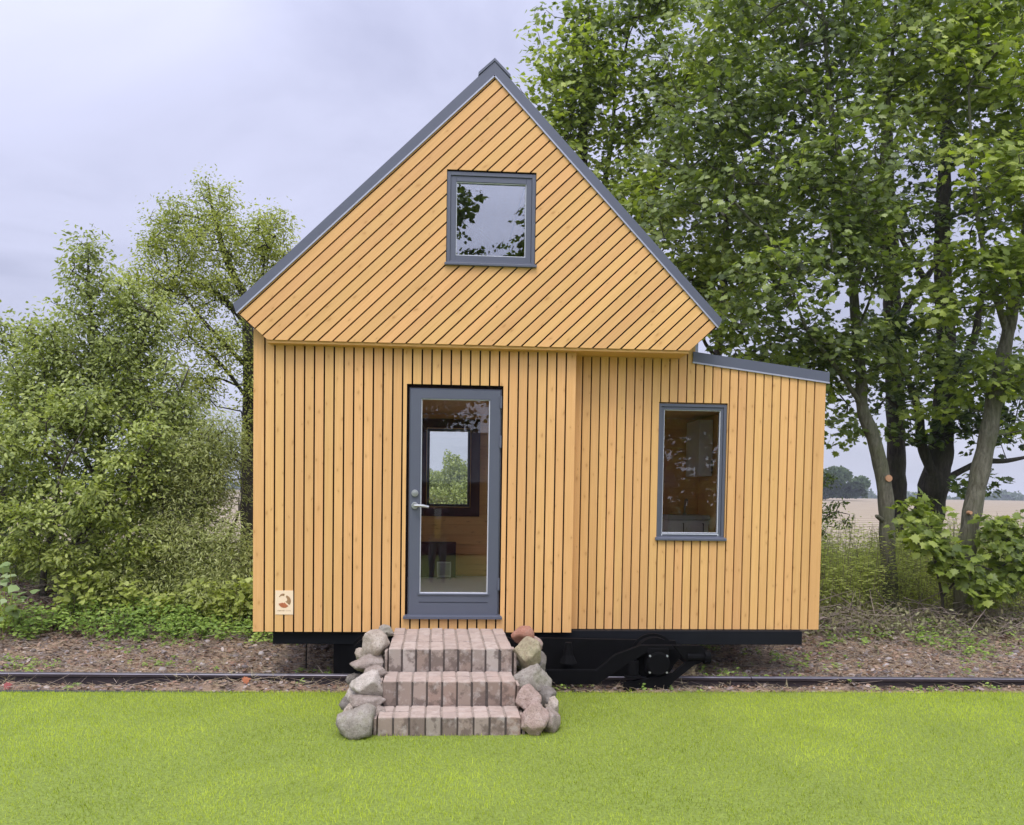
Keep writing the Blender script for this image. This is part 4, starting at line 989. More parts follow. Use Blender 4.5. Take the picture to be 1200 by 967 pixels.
T3 = [(px([(1082, 665), (1086, 620), (1094, 570), (1101, 535), (1105, 490), (1108, 430), (1108, 370), (1104, 300), (1106, 220), (1110, 120), (1115, 20)], 6.2), [.27, .24, .24, .21, .18, .155, .145, .13, .11, .08, .04]),
      (px([(1094, 558), (1080, 520), (1076, 480), (1062, 440), (1050, 420)], 6.1), [.09, .08, .065, .05, .02]),
      (px([(1108, 562), (1130, 550), (1152, 541), (1180, 540), (1215, 533)], 6.1), [.06, .055, .05, .04, .02]),
      (px([(1106, 480), (1125, 430), (1142, 395), (1150, 350), (1165, 300)], [6.1, 5.9, 5.8, 5.7, 5.6]), [.08, .07, .06, .05, .02]),
      (px([(1108, 370), (1085, 330), (1062, 290), (1040, 250)], 6.2), [.06, .05, .04, .02])]
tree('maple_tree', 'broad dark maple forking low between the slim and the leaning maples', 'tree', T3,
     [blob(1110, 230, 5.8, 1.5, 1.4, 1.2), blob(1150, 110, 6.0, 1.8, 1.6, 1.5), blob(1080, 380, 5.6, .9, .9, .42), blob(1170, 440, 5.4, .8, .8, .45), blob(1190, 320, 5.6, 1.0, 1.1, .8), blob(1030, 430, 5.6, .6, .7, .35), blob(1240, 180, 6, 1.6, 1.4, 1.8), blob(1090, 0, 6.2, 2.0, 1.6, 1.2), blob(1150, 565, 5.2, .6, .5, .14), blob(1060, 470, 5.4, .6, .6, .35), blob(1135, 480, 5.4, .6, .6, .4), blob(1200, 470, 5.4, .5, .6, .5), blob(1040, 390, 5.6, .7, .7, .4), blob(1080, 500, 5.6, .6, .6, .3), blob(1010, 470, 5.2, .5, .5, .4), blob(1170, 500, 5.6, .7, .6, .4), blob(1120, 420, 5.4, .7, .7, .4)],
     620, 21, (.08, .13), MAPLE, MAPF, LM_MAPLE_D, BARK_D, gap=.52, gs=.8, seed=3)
T5 = [(px([(690, 700), (684, 560), (680, 420), (682, 300), (683, 180), (686, 80), (690, 10)], 6.5), [.17, .15, .13, .11, .08, .05, .02]),
      (px([(682, 300), (705, 230), (718, 150), (722, 60)], 6.5), [.06, .05, .035, .015]),
      (px([(684, 360), (740, 280), (780, 190), (790, 100)], [6.5, 6.3, 6, 5.8]), [.07, .055, .04, .02])]
tree('maple_tree', 'fresh green maple rising behind the right roof slope', 'tree', T5,
     [blob(668, 95, 6.3, .62, .9, 1.25), blob(700, 60, 6.5, .8, .9, .95), blob(735, 160, 6.2, 1.2, 1.1, 1.7), blob(780, 260, 5.8, 1.0, 1.0, 1.3), blob(700, 200, 6.4, .9, 1.0, 1.3), blob(820, 60, 6.0, 1.3, 1.1, 1.2), blob(770, -10, 6.0, .8, .8, .5), blob(655, 130, 6.3, .35, .5, .8), blob(830, 330, 5.2, .7, .8, .8)],
     560, 26, (.075, .12), MAPLE, MAPF, LM_MAPLE_L, BARK_T, gap=.42, gs=.8, seed=6, extra=np.array(px([(628, 30), (636, 58), (640, 12), (612, 108), (625, 120), (635, 150), (650, 20), (606, 98), (632, 100)], 6.2)))
T6 = [(px([(830, 700), (832, 560), (836, 460), (845, 380), (850, 300), (852, 200)], 5.0), [.10, .09, .07, .06, .045, .02]),
      (px([(836, 470), (880, 415), (915, 405), (950, 430)], [5.0, 4.2, 3.8, 3.6]), [.035, .03, .022, .01]),
      (px([(840, 420), (825, 395), (860, 385), (905, 395)], [5, 4.6, 4.4, 4.2]), [.03, .025, .02, .01])]
tree('maple_tree', 'leafy maple whose low boughs hang over the side bay roof', 'tree', T6,
     [blob(860, 370, 4.2, .55, .6, .45), blob(905, 425, 3.8, .75, .7, .28), blob(870, 300, 4.6, .9, .8, .7), blob(950, 455, 3.6, .35, .5, .16), blob(880, 210, 4.8, .9, .9, .9)],
     190, 26, (.07, .115), MAPLE, MAPF, LM_MAPLE_L, BARK_T, gap=.34, gs=.6, seed=8)
# low bright maple sapling by the leaning trunk
T7 = [(px([(1108, 745), (1104, 700), (1096, 660), (1090, 630), (1082, 600)], 2.6), [.022, .018, .014, .010, .006]),
      (px([(1104, 700), (1140, 660), (1175, 640), (1210, 620)], [2.6, 2.5, 2.4, 2.4]), [.014, .012, .009, .005])]
tree('maple_sapling', 'low bright green maple sapling spreading around the leaning trunk', 'young tree', T7,
     [blob(1085, 632, 2.5, .30, .3, .22), blob(1120, 660, 2.4, .34, .3, .22), blob(1180, 630, 2.5, .42, .35, .32), blob(1080, 600, 2.6, .25, .3, .16), blob(1195, 670, 2.4, .35, .3, .25), blob(1150, 690, 2.3, .3, .25, .2)],
     95, 15, (.08, .14), MAPLE, MAPF, LM_MAPLE_L, BARK_T, gap=.2, gs=.6, crad=(.14, .24), seed=9)
# small sloe branch peeping round the house corner
T8 = [(px([(940, 735), (946, 680), (956, 630), (972, 602), (996, 603)], 3.9), [.02, .018, .014, .009, .004]), (px([(956, 630), (962, 575), (980, 555)], 3.9), [.012, .008, .004])]
tree('sloe_bush', 'dark small-leaved bush reaching out past the right corner of the house', 'bush', T8,
     [blob(972, 598, 3.9, .26, .2, .14), blob(962, 560, 3.9, .20, .2, .14), blob(944, 610, 3.9, .3, .3, .4), blob(988, 612, 3.9, .14, .1, .08)], 60, 22, (.035, .06), OVAL, OVF, LM_MAPLE_D, BARK_T, gap=.1, crad=(.07, .13), seed=10)

# --- left-hand trees and shrubs
H1 = [(px([(290, 740), (291, 650), (290, 560), (292, 470), (291, 400), (287, 350), (272, 320), (258, 280), (248, 240), (244, 215)], 4.6), [.13, .11, .10, .088, .080, .065, .055, .040, .02, .008]),
      (px([(288, 380), (262, 350), (235, 335), (205, 322)], 4.6), [.045, .038, .028, .012]),
      (px([(289, 392), (298, 372), (306, 340), (310, 300)], 4.6), [.035, .03, .025, .01]),
      (px([(290, 430), (260, 400), (235, 372), (215, 345)], [4.6, 4.4, 4.3, 4.3]), [.04, .032, .024, .01]),
      (px([(292, 470), (262, 430), (240, 410), (222, 395)], [4.6, 4.3, 4.2, 4.2]), [.03, .024, .018, .008])]
tree('wild_pear_tree', 'tall airy tree with yellowish small leaves and dark limbs beside the left eaves', 'tree', H1,
     [blob(245, 275, 4.5, .62, .6, .55), blob(205, 320, 4.4, .50, .6, .35), blob(292, 285, 4.6, .45, .5, .38), blob(320, 262, 4.7, .3, .4, .25), blob(255, 340, 4.5, .6, .5, .3), blob(250, 232, 4.5, .32, .3, .26), blob(215, 380, 4.3, .45, .5, .4), blob(300, 330, 4.6, .3, .3, .2), blob(292, 470, 4.5, .16, .2, .9), blob(240, 450, 4.3, .45, .4, .45), blob(185, 290, 4.4, .3, .4, .2), blob(310, 300, 4.7, .4, .4, .3), blob(200, 260, 4.5, .35, .4, .3), blob(170, 340, 4.4, .4, .4, .3), blob(265, 400, 4.4, .4, .4, .35)],
     620, 46, (.032, .058), OVAL, OVF, LM_PEAR, BARK_D, gap=.34, gs=.45, crad=(.10, .20), flat=.6, tipr=.0035, seed=12, rs=1.8)
# bare twigs on the house side of it
H2 = [(px([(110, 735), (112, 640), (118, 540), (114, 460), (108, 390), (104, 330), (103, 285)], 3.3), [.07, .06, .05, .04, .03, .018, .006]),
      (px([(114, 500), (150, 440), (170, 390), (180, 340)], 3.3), [.03, .024, .016, .007]), (px([(112, 560), (70, 480), (45, 420), (35, 380)], 3.2), [.03, .024, .016, .007]),
      (px([(112, 600), (160, 540), (200, 480), (222, 430)], 3.2), [.03, .024, .016, .007])]
tree('hedgerow_tree', 'bushy tree with a thin pointed top, centre of the left-hand greenery', 'tree', H2,
     [blob(115, 400, 3.3, .75, .7, .62), blob(105, 325, 3.3, .32, .35, .34), blob(100, 290, 3.3, .13, .15, .2), blob(60, 430, 3.2, .5, .6, .5), blob(165, 430, 3.3, .55, .6, .55), blob(140, 480, 3.2, .9, .7, .6), blob(45, 400, 3.2, .22, .2, .3), blob(30, 460, 3.2, .6, .5, .35), blob(200, 500, 3.3, .5, .6, .5), blob(150, 350, 3.3, .25, .3, .3), blob(175, 375, 3.4, .3, .3, .3)],
     620, 44, (.045, .075), OVAL, OVF, LM_ELDER, BARK_T, gap=.30, gs=.5, crad=(.12, .24), flat=.45, seed=13, rs=1.5)
H3 = [(px([(60, 745), (50, 690), (60, 620), (70, 560), (60, 500)], 2.6), [.05, .04, .03, .02, .008]), (px([(64, 660), (120, 600), (160, 550), (185, 510)], 2.5), [.03, .025, .015, .006]), (px([(62, 660), (20, 600), (-10, 560), (-30, 500)], 2.5), [.03, .025, .015, .006]),
      (px([(64, 640), (70, 560), (100, 500)], [2.6, 2.2, 2.0]), [.02, .015, .006])]
tree('cornel_shrub', 'broad shrub with light-catching oval leaves at far left above the soil heap', 'shrub', H3,
     [blob(55, 530, 2.5, .85, .55, .50), blob(130, 560, 2.4, .65, .5, .42), blob(20, 600, 2.5, .8, .5, .42), blob(120, 610, 2.3, .6, .4, .30), blob(170, 520, 2.5, .42, .4, .35), blob(60, 600, 2.1, .6, .3, .2), blob(-40, 520, 2.5, .9, .6, .7), blob(80, 480, 2.6, .8, .5, .3), blob(150, 640, 2.4, .4, .3, .25), blob(40, 655, 3.2, .8, .3, .25), blob(110, 665, 3.0, .5, .3, .22), blob(150, 600, 3.0, .5, .3, .5), blob(40, 640, 2.2, .5, .25, .22), blob(90, 650, 2.3, .4, .25, .2), blob(10, 640, 2.4, .4, .3, .2)],
     560, 36, (.045, .078), OVAL, OVF, LM_CORNEL, BARK_T, gap=.36, gs=.4, crad=(.10, .2), flat=.3, seed=14)
H4 = [(px([(235, 745), (236, 700), (238, 640), (236, 580), (232, 520)], 2.9), [.035, .03, .022, .015, .006]), (px([(236, 700), (262, 640), (280, 600), (285, 560)], 2.9), [.02, .016, .012, .005]), (px([(236, 700), (205, 640), (190, 600), (180, 560)], 2.8), [.02, .016, .012, .005])]
tree('willow_thicket', 'fine-leaved grey-green willow thicket against the left wall of the house', 'shrub', H4,
     [blob(235, 560, 3.0, .55, .5, .55), blob(262, 655, 2.7, .48, .45, .50), blob(205, 640, 2.7, .55, .45, .55), blob(150, 690, 2.6, .5, .4, .35), blob(240, 700, 2.4, .6, .4, .3), blob(255, 520, 3.0, .35, .4, .35), blob(190, 560, 2.9, .5, .5, .5)],
     800, 70, (.04, .075), LANCE, None, LM_WILLOW, BARK_T, gap=.28, gs=.35, crad=(.10, .2), flat=.8, seed=15, rs=2.2)
H5 = [(px([(0, 760), (2, 700), (-5, 620), (-8, 500), (-12, 400)], 3.6), [.09, .08, .07, .05, .02]), (px([(0, 600), (20, 460), (12, 380)], 3.6), [.03, .02, .008])]
tree('hedgerow_tree', 'smaller dark tree cut off by the left picture edge', 'tree', H5,
     [blob(8, 400, 3.6, .28, .4, .45), blob(-30, 430, 3.6, .6, .6, .9), blob(10, 500, 3.8, .7, .5, .7), blob(60, 640, 4.0, 1.2, .5, .6), blob(-60, 560, 3.4, .8, .6, 1.0)],
     260, 44, (.045, .08), OVAL, OVF, LM_ELDER, BARK_T, gap=.25, gs=.5, crad=(.13, .24), flat=.5, seed=16, rs=1.5)
H6 = [(px([(200, 740), (200, 660), (195, 580), (190, 500)], 5.6), [.06, .05, .03, .01]), (px([(200, 700), (100, 640), (60, 560)], 5.6), [.04, .03, .01])]
tree('hedgerow_shrub', 'dark shrub filling the depth behind the willow thicket', 'shrub', H6,
     [blob(190, 600, 5.6, 1.1, .5, 1.0), blob(90, 600, 5.6, 1.3, .5, 1.1), blob(-10, 600, 5.6, 1.2, .5, 1.3), blob(120, 500, 5.8, 1.6, .5, 1.0)],
     330, 46, (.06, .10), OVAL, OVF, LM_MAPLE_D, BARK_D, gap=.12, gs=.5, crad=(.16, .3), flat=.6, seed=17, rs=1.8)

# --- a few large-leaved stems at the very left edge
def plant(name, label, base, tips, ls, lmat, tmpl, faces, per=5, cr=(.05, .12), cat='plant', flat=.4):
    root = tag(empty(name, base), label, cat)
    mb = MB(); cen = []
    for tx in tips:
        a = Vector(base); b_ = Vector(tx); mid = (a+b_)/2+Vector((random.uniform(-.04, .04), random.uniform(-.04, .04), .05)); p, r_ = smoothpath([a, mid, b_], [.005, .004, .002], 4); mb.tube(p, r_, 5)
        cen += [b_, a+(b_-a)*.75, a+(b_-a)*.5]
    rel(mb.build('stem', LM_WEED, root), root)
    cen = np.array([tuple(c) for c in cen]); P, A, B, N2, sz = spray(cen, rng.uniform(cr[0], cr[1], len(cen)), per, flat, .6, ls)
    rel(scatter('foliage', tmpl, P, A, B, N2, sz, lmat, faces=faces, parent=root), root); return root
b0 = at(4, 742, 1.7); plant('burdock', 'large pale leaves on bent stems at the left picture edge', tuple(b0), [at(p[0], p[1], p[2]) for p in ((2, 655, 1.5), (12, 668, 1.4), (25, 690, 1.3), (6, 700, 1.4), (-8, 640, 1.6), (20, 705, 1.3))], (.07, .13), leafmat('pale_big_leaves', (.14, .20, .07), (.22, .30, .10), (.38, .45, .24), .35, 2, .5, .3, 1.2), MAPLE_S, None, 2, (.05, .1))

# --- ground cover stuff
def stems_cover(name, label, n, xr, yr, hfun, per, ls, lmat, tmpl, faces, kind='stuff', dens=None, cat='weeds', spread=.10, droop=.6, stem=True):
    x_ = rng.uniform(*xr, n); y_ = rng.uniform(*yr, n)
    if dens is not None:
        k_ = rng.random(n) < dens(x_, y_); x_, y_ = x_[k_], y_[k_]
    n = len(x_); h = hfun(x_, y_)*rng.uniform(.5, 1.1, n); z_ = gz(x_, y_)
    lean = rng.normal(0, .16, (n, 2))
    rep = np.repeat(np.arange(n), per); t = rng.random(len(rep))**.7
    P = np.stack([x_[rep]+lean[rep, 0]*h[rep]*t+rng.normal(0, spread, len(rep))*(.4+h[rep])*.6, y_[rep]+lean[rep, 1]*h[rep]*t+rng.normal(0, spread, len(rep))*(.4+h[rep])*.6, z_[rep]+h[rep]*t+.01], -1)
    th = rng.uniform(0, 2*np.pi, len(rep)); A = np.stack([np.cos(th), np.sin(th), -droop*rng.random(len(rep))+.25], -1)
    Nn = nrm(np.array([0, -.7, .9])+rng.normal(0, .40, (len(rep), 3))); A, B, N2 = frames(A, Nn)
    o = scatter(name, tmpl, P, A, B, N2, rng.uniform(*ls, len(rep)), lmat, faces=faces)
    tag(o, label, cat, kind=kind)
    if stem:
        segs = [((x_[i], y_[i], z_[i]-.02), (x_[i]+lean[i, 0]*h[i], y_[i]+lean[i, 1]*h[i], z_[i]+h[i]), .004, .002) for i in range(0, n)]
        so_ = tubes_mesh(name+'_stems', [tuple(np.array(q) if k < 2 else q for k, q in enumerate(s_)) for s_ in segs], LM_STEM, None, 3)
        tag(so_, 'thin pale stems standing among '+label, cat, kind='stuff')
    return o
LM_STRAW = leafmat('straw', (.20, .17, .09), (.36, .31, .17), (.52, .46, .28), .2, 2, .8, .2, 1)
LM_STEM = simple('dry_stems', (.19, .17, .085), .8, 0, .4, 3)
LM_NETTLE = leafmat('nettle_leaves', (.10, .165, .030), (.21, .32, .05), (.40, .50, .11), .32, 2.2, .5, .3, 1.2)
stems_cover('weeds', 'bright low nettles and weeds along the left track edge', 2600, (-7.5, -.8), (1.2, 2.7), lambda x, y: .07+.20*vnoise(x*1.6, y*1.6, 60)+.10*(y-1.3), 20, (.030, .062), LM_NETTLE, OVAL, OVF,
            dens=lambda x, y: np.clip((y-1.36-.35*vnoise(x*1.3, x*0, 61))*3, 0, 1)*np.where((x < -3.7-.8*(y-1.6)) & (y > 2.0), .04, 1)*(.35+.65*vnoise(x*2.2, y*2.2, 62)))
stems_cover('tall_weeds', 'tall yellowish green weeds behind the brushwood on the right', 5600, (1.5, 13), (3.0, 7.5), lambda x, y: .70+.80*vnoise(x*1.1, y*1.1, 63), 42, (.045, .085), LM_WEED, LANCE, None, spread=.13)
stems_cover('tall_weeds', 'tall grey-green grasses behind the shrubs on the left', 1500, (-9, -1.3), (3.3, 6.5), lambda x, y: .3+.5*vnoise(x*1.3, y*1.3, 64), 34, (.05, .10), LM_WILLOW, LANCE, None, spread=.12)
stems_cover('creepers', 'patchy green leaves on the gravel behind the right rail', 700, (-.9, 9.5), (1.1, 3.2), lambda x, y: .05+.16*vnoise(x*1.9, y*1.9, 65), 16, (.03, .055), LM_NETTLE, OVAL, OVF, dens=lambda x, y: np.clip(vnoise(x*1.5, y*1.5, 66)*2.2-.75+.3*(y-1.5), 0, 1), stem=False)
stems_cover('seedlings', 'sparse green seedlings and moss tufts on the track bed', 2600, (-7, 9.5), (-.4, 1.7), lambda x, y: .02+.06*vnoise(x*2.3, y*2.3, 70), 9, (.018, .038), LM_NETTLE, OVAL, OVF, dens=lambda x, y: np.clip(vnoise(x*1.9, y*2.6, 71)*3-1.6, 0, 1), stem=False, spread=.05)
sx_ = np.sort(rng.uniform(-7, 9, 40))
stems_cover('grass_tufts', 'wispy dry grass tufts beside the rail', 700, (-7, 9.5), (-.40, .9), lambda x, y: .05+.09*vnoise(x*2.3, y*2.3, 72), 7, (.03, .085), LM_STRAW, BLADE*np.array([1, .045, 1.6]), BF, dens=lambda x, y: np.clip(vnoise(x*1.3, y*2.1, 73)*3-1.5, 0, 1), stem=False, spread=.04, droop=.2)
stems_cover('brambles', 'tangled brambles and nettles in front of the willow thicket', 620, (-4.3, -1.0), (2.0, 2.8), lambda x, y: .28+.50*vnoise(x*1.9, y*1.9, 80), 20, (.045, .085), LM_WEED, MAPLE_S, None, spread=.09, dens=lambda x, y: .25+.75*vnoise(x*2.5, y*2.5, 81))
sticks_later = True
# brushwood (cut twigs) on the right
def sticks(name, label, n, xf, yf, zf, lf, rf, m, elev=.25, ns=4):
    segs = []
    for i in range(n):
        x_, y_ = xf(), yf(); z_ = float(gz(x_, y_))+zf(x_, y_); a = random.uniform(0, math.pi*2); e = random.gauss(0, elev); l = lf()
        d = np.array([math.cos(a)*math.cos(e), math.sin(a)*math.cos(e)*.6, math.sin(e)]); p = np.array([x_, y_, z_]); r_ = rf()
        k = np.array([random.gauss(0, .12), random.gauss(0, .12), random.gauss(0, .12)])*l
        q = p+d*l*.5+k*.4; segs += [(p, q, r_, r_*.8), (q, p+d*l+k, r_*.8, r_*.4)]
    o = tubes_mesh(name, segs, m, None, ns); tag(o, label, name.replace('_', ' '), kind='stuff'); return o
BRUSHM = simple('dry_brush', (.24, .19, .145), .9, 0, .5, 6)
sticks('brushwood', 'heap of cut grey-brown twigs at the foot of the right-hand trees', 3600, lambda: random.uniform(3.4, 12), lambda: random.gauss(2.45, .38), lambda x, y: abs(random.gauss(0, .13))*max(.2, 1.2-abs(y-2.5)*1.3), lambda: random.uniform(.12, .6), lambda: random.uniform(.002, .007), BRUSHM, .35)
sticks('dry_twigs', 'dry twigs lying on the brown soil heap at far left', 700, lambda: random.gauss(-5.2, .8), lambda: random.gauss(2.5, .35), lambda x, y: abs(random.gauss(0, .06)), lambda: random.uniform(.1, .5), lambda: random.uniform(.002, .006), BRUSHM, .3)
STRAW = simple('dry_grass', (.42, .33, .20), .9, 0, .4, 5)
sticks('fallen_twigs', 'dark twigs and stems lying over the track bed', 1800, lambda: random.uniform(-6.5, 9), lambda: random.uniform(-.3, 1.9), lambda x, y: abs(random.gauss(0, .02))+.008, lambda: random.uniform(.08, .38), lambda: random.uniform(.0015, .0045), BRUSHM, .16, 4)
sticks('dry_grass', 'dry grass strands scattered over the track bed', 15000, lambda: random.uniform(-6.5, 9), lambda: random.uniform(-.46, 1.8), lambda x, y: abs(random.gauss(0, .012))+.006, lambda: random.uniform(.04, .20), lambda: random.uniform(.0008, .0022), STRAW, .22, 3)
# leaf litter on brushwood: greyed dead leaves
n = 9000; x_ = rng.uniform(3.2, 12, n); y_ = rng.normal(2.5, .4, n); P = np.stack([x_, y_, gz(x_, y_)+np.abs(rng.normal(0, .13, n))], -1)
A, B, N2 = frames(rng.normal(0, 1, (n, 3)), rng.normal(0, 1, (n, 3)))
LM_DRYG = leafmat('wilted_leaves', (.09, .08, .04), (.21, .19, .095), (.34, .35, .17), .2, 1.5, .7, .2, 1.0)
tag(scatter('wilted_leaves', OVAL, P, A, B, N2, rng.uniform(.04, .08, n), LM_DRYG, faces=OVF), 'wilted leaves hanging in the cut brushwood at the right', 'leaves', kind='stuff')
# dead leaves over the track bed
def litter(name, label, n, xr, yfun, ls, m, lift=.012, tilt=.45, tm=None, faces=None):
    x_ = rng.uniform(*xr, n); y_ = yfun(n); P = np.stack([x_, y_, gz(x_, y_)+rng.random(n)*lift+.004], -1)
    th = rng.uniform(0, 2*np.pi, n); A = np.stack([np.cos(th), np.sin(th), rng.normal(0, tilt*.6, n)], -1); A, B, N2 = frames(A, np.array([0, 0, 1.])+rng.normal(0, tilt, (n, 3)))
    return tag(scatter(name, OVAL if tm is None else tm, P, A, B, N2, rng.uniform(*ls, n), m, faces=OVF if faces is None else faces), label, name.replace('_', ' '), kind='stuff')
LM_DEAD = leafmat('dead_leaves', (.08, .05, .033), (.24, .145, .095), (.44, .32, .22), .1, 3, .8, .2, 1.0)
LM_DEADL = leafmat('pale_dead_leaves', (.12, .09, .075), (.28, .22, .19), (.50, .43, .36), .1, 3, .8, .2, 1.0)
litter('dead_leaves', 'brown fallen leaves over the track bed', 22000, (-7, 9.5), lambda n: rng.uniform(-.52, 2.1, n), (.025, .065), LM_DEAD)
litter('fallen_leaves', 'pale dried leaves dotted over the track bed', 3800, (-7, 9.5), lambda n: rng.uniform(-.5, 2.3, n), (.03, .075), LM_DEADL, .02)
litter('leaf_mould', 'red-brown leaves on the soil heap at far left', 7000, (-7.4, -3.4), lambda n: rng.normal(2.45, .4, n), (.03, .07), LM_DEAD, .03, .7)
for (qx, qy, c_, lb) in ((285, 803, (.42, .12, .03), 'curled orange fallen leaf lying between rail and lawn left of the steps'), (5, 797, (.28, .045, .035), 'dark red fallen leaf beside the rail at the left picture edge')):
    w_ = at(qx, qy, -.30); o_ = scatter('fallen_leaf', MAPLE, np.array([[w_.x, -.30, float(gz(w_.x, -.30))+.03]]), *frames(np.array([[.8, .3, .25]]), np.array([[.1, -.8, .7]])), np.array([.075]), simple('leaf_colour', tuple(k*.7 for k in c_), .7, 0, .3, 30), faces=MAPF)
    tag(o_, lb, 'leaf')
# a few bright orange leaves
for (pxx, pyy) in ((285, 803), (3, 797), (292, 799)):
    pass
# ballast stones: squashed octahedra with extra corners
def stones(name, label, n, xr, yfun, sr, m):
    x_ = rng.uniform(*xr, n); y_ = yfun(n); P = np.stack([x_, y_, gz(x_, y_)+.002], -1)
    T = np.array([(-1, -.2, 0), (.1, -1, .1), (1, .1, -.1), (-.1, 1, 0), (-.45, -.5, .75), (.6, -.35, .6), (.4, .55, .7), (-.5, .45, .55), (0, 0, -.6)])*.5
    Fc = [(4, 5, 6, 7), (0, 1, 5, 4), (1, 2, 5), (2, 6, 5), (2, 3, 7, 6), (3, 0, 4, 7), (0, 8, 1), (1, 8, 2), (2, 8, 3), (3, 8, 0)]
    th = rng.uniform(0, 2*np.pi, n); A = np.stack([np.cos(th), np.sin(th), rng.normal(0, .3, n)], -1); A, B, N2 = frames(A, np.array([0, 0, 1.])+rng.normal(0, .35, (n, 3)))
    N2 = N2*rng.uniform(.5, 1, n)[:, None]
    return tag(scatter(name, T, P, A, B, N2, rng.uniform(*sr, n), m, faces=Fc), label, 'gravel', kind='stuff')
m, nt, b = mat('ballast'); ge = N(nt, 'ShaderNodeNewGeometry')
c = ramp(nt, ge.outputs['Random Per Island'], [(0, (.09, .078, .072)), (.4, (.20, .17, .155)), (.7, (.31, .27, .24)), (1, (.50, .46, .42))]); c = mixc(nt, math_(nt, 'MULTIPLY', noise(nt, ge.outputs['Position'], 70, 4, .7), .5), c, (.12, .09, .08))
L(nt, c, b.inputs['Base Color']); b.inputs['Roughness'].default_value = .95; BALL = m
stones('gravel', 'grey-brown ballast stones on the track bed', 8000, (-7, 9.5), lambda n: rng.uniform(-.5, 1.75, n), (.010, .036), BALL)
stones('rubble_stones', 'scattered larger ballast stones beside the rail', 220, (-7, 9.5), lambda n: rng.uniform(.1, 1.8, n), (.05, .10), BALL)

# --- far trees
def wood_mass(name, label, cat, crowns, n, ls, m, kind='stuff'):
    cs = []
    for (x_, y_, z_, rx, ry, rz) in crowns:
        k = int(n*rx*rz/sum(c[3]*c[5] for c in crowns)); d = nrm(rng.normal(0, 1, (k, 3))); d[:, 2] = np.abs(d[:, 2])*1.0-.25*(rng.random(k) < .4)
        rad = rng.uniform(.78, 1.05, k)*(1+.22*(vnoise(d[:, 0]*3+x_, d[:, 2]*3+y_, 77)-.5)*2); cs.append(np.array([x_, y_, z_])+d*rad[:, None]*np.array([rx, ry, rz]))
    P = np.concatenate(cs); n = len(P); A, B, N2 = frames(rng.normal(0, 1, (n, 3)), rng.normal(0, 1, (n, 3))+np.array([0, -.6, .8]))
    return tag(scatter(name, MAPLE_S, P, A, B, N2, rng.uniform(*ls, n), m), label, cat, kind=kind)
def far(px_, py_, Y):
    q = at(px_, py_, Y); return q
cr = []
for (a, b_, r_) in ((955, 553, 15), (970, 549, 13), (984, 553, 12), (996, 561, 10), (1006, 571, 6), (938, 556, 16), (915, 556, 16), (890, 560, 14)):
    q = at(a, b_+r_*.9, 210); s_ = (210+7.18)/F; cr.append((q.x, 210+random.uniform(-8, 8), q.z, r_*s_*1.15, r_*s_, r_*s_*1.0)); cr.append((q.x+random.uniform(-2, 2), 214, q.z-r_*s_*.9, r_*s_*1.2, r_*s_, r_*s_*1.0))
for a in range(900, 1006, 7):
    q = at(a, 577, 208); cr.append((q.x, 208, q.z-.6, 2.2, 2, 2.2+max(0, 990-a)*.012))
wood_mass('woodland', 'grey-green wood on the far side of the field, right of the house', 'woodland', cr, 60000, (.5, 1.0), LM_BACK)
cr = []; xx = -700
while xx < 700:
    h = random.uniform(3, 6.5); cr.append((xx, 560+random.uniform(-20, 20), 0, random.uniform(8, 16), 8, h+1.5)); xx += random.uniform(8, 15)
wood_mass('woodland', 'low blue-green line of trees on the horizon', 'woodland', cr, 60000, (1.4, 2.6), LM_BACK)
cr = []
for k in range(16):
    x_ = -12+k*1.7+random.uniform(-.6, .6); h = 3.9+.8*math.sin(k*.9)+random.uniform(-.6, .6); cr.append((x_, 78+random.uniform(-3, 3), .6, 2.6, 2, h*.95))
    cr.append((x_+.8, 74+random.uniform(-1, 1), .3, 1.5, 1.5, h*.5))
wood_mass('woodland', 'green copse behind the field glimpsed through the door glass', 'woodland', cr, 110000, (.12, .26), LM_ELDER)

# --- what stands behind the photographer (mirrored in the panes)
def back_tree(x_, y_, h, rx, label, m, seed, low=.35):
    l_ = [([(x_, y_, -.05), (x_+.1, y_, h*.3), (x_-.05, y_, h*.6), (x_, y_, h*.93)], [.22, .17, .11, .03]), ([(x_, y_, h*.35), (x_+rx*.5, y_, h*.55), (x_+rx*.7, y_, h*.7)], [.09, .06, .02]), ([(x_, y_, h*.35), (x_-rx*.5, y_, h*.55), (x_-rx*.7, y_, h*.7)], [.09, .06, .02])]
    return tree('lawn_tree', label, 'tree', l_, [((x_, y_, h*.72), (rx*.8, rx*.8, h*.26)), ((x_-rx*.4, y_, h*.5), (rx*.7, rx*.7, h*.22)), ((x_+rx*.4, y_, h*.48), (rx*.7, rx*.7, h*.22)), ((x_, y_, h*low), (rx*.8, rx*.7, h*.15))], 420, 34, (.12, .20), MAPLE_S, None, m, BARK_D, gap=.34, gs=1.2, crad=(.35, .6), seed=seed, tipr=.006)
back_tree(-.7, -20, 13.6, 2.7, 'tall tree behind the photographer, mirrored at the left of the gable window', LM_MAPLE_D, 30)
back_tree(3.6, -20.5, 12.2, 2.0, 'narrower tree mirrored at the right of the gable window', LM_MAPLE_D, 31)
back_tree(8.2, -17, 8.0, 3.2, 'wide tree mirrored in the side bay window', LM_PEAR, 32, .22)
tb = tag(empty('low_shed', (2.2, -16.5, 0)), 'low dark red shed with grey ribbed roof, mirrored in the door glass', 'shed')
mb = MB(); mb.box(-3.6, 4.5, -2.4, 1.4, -.02, 2.05); mb.build('wall', MAROON, tb)
mb = MB()
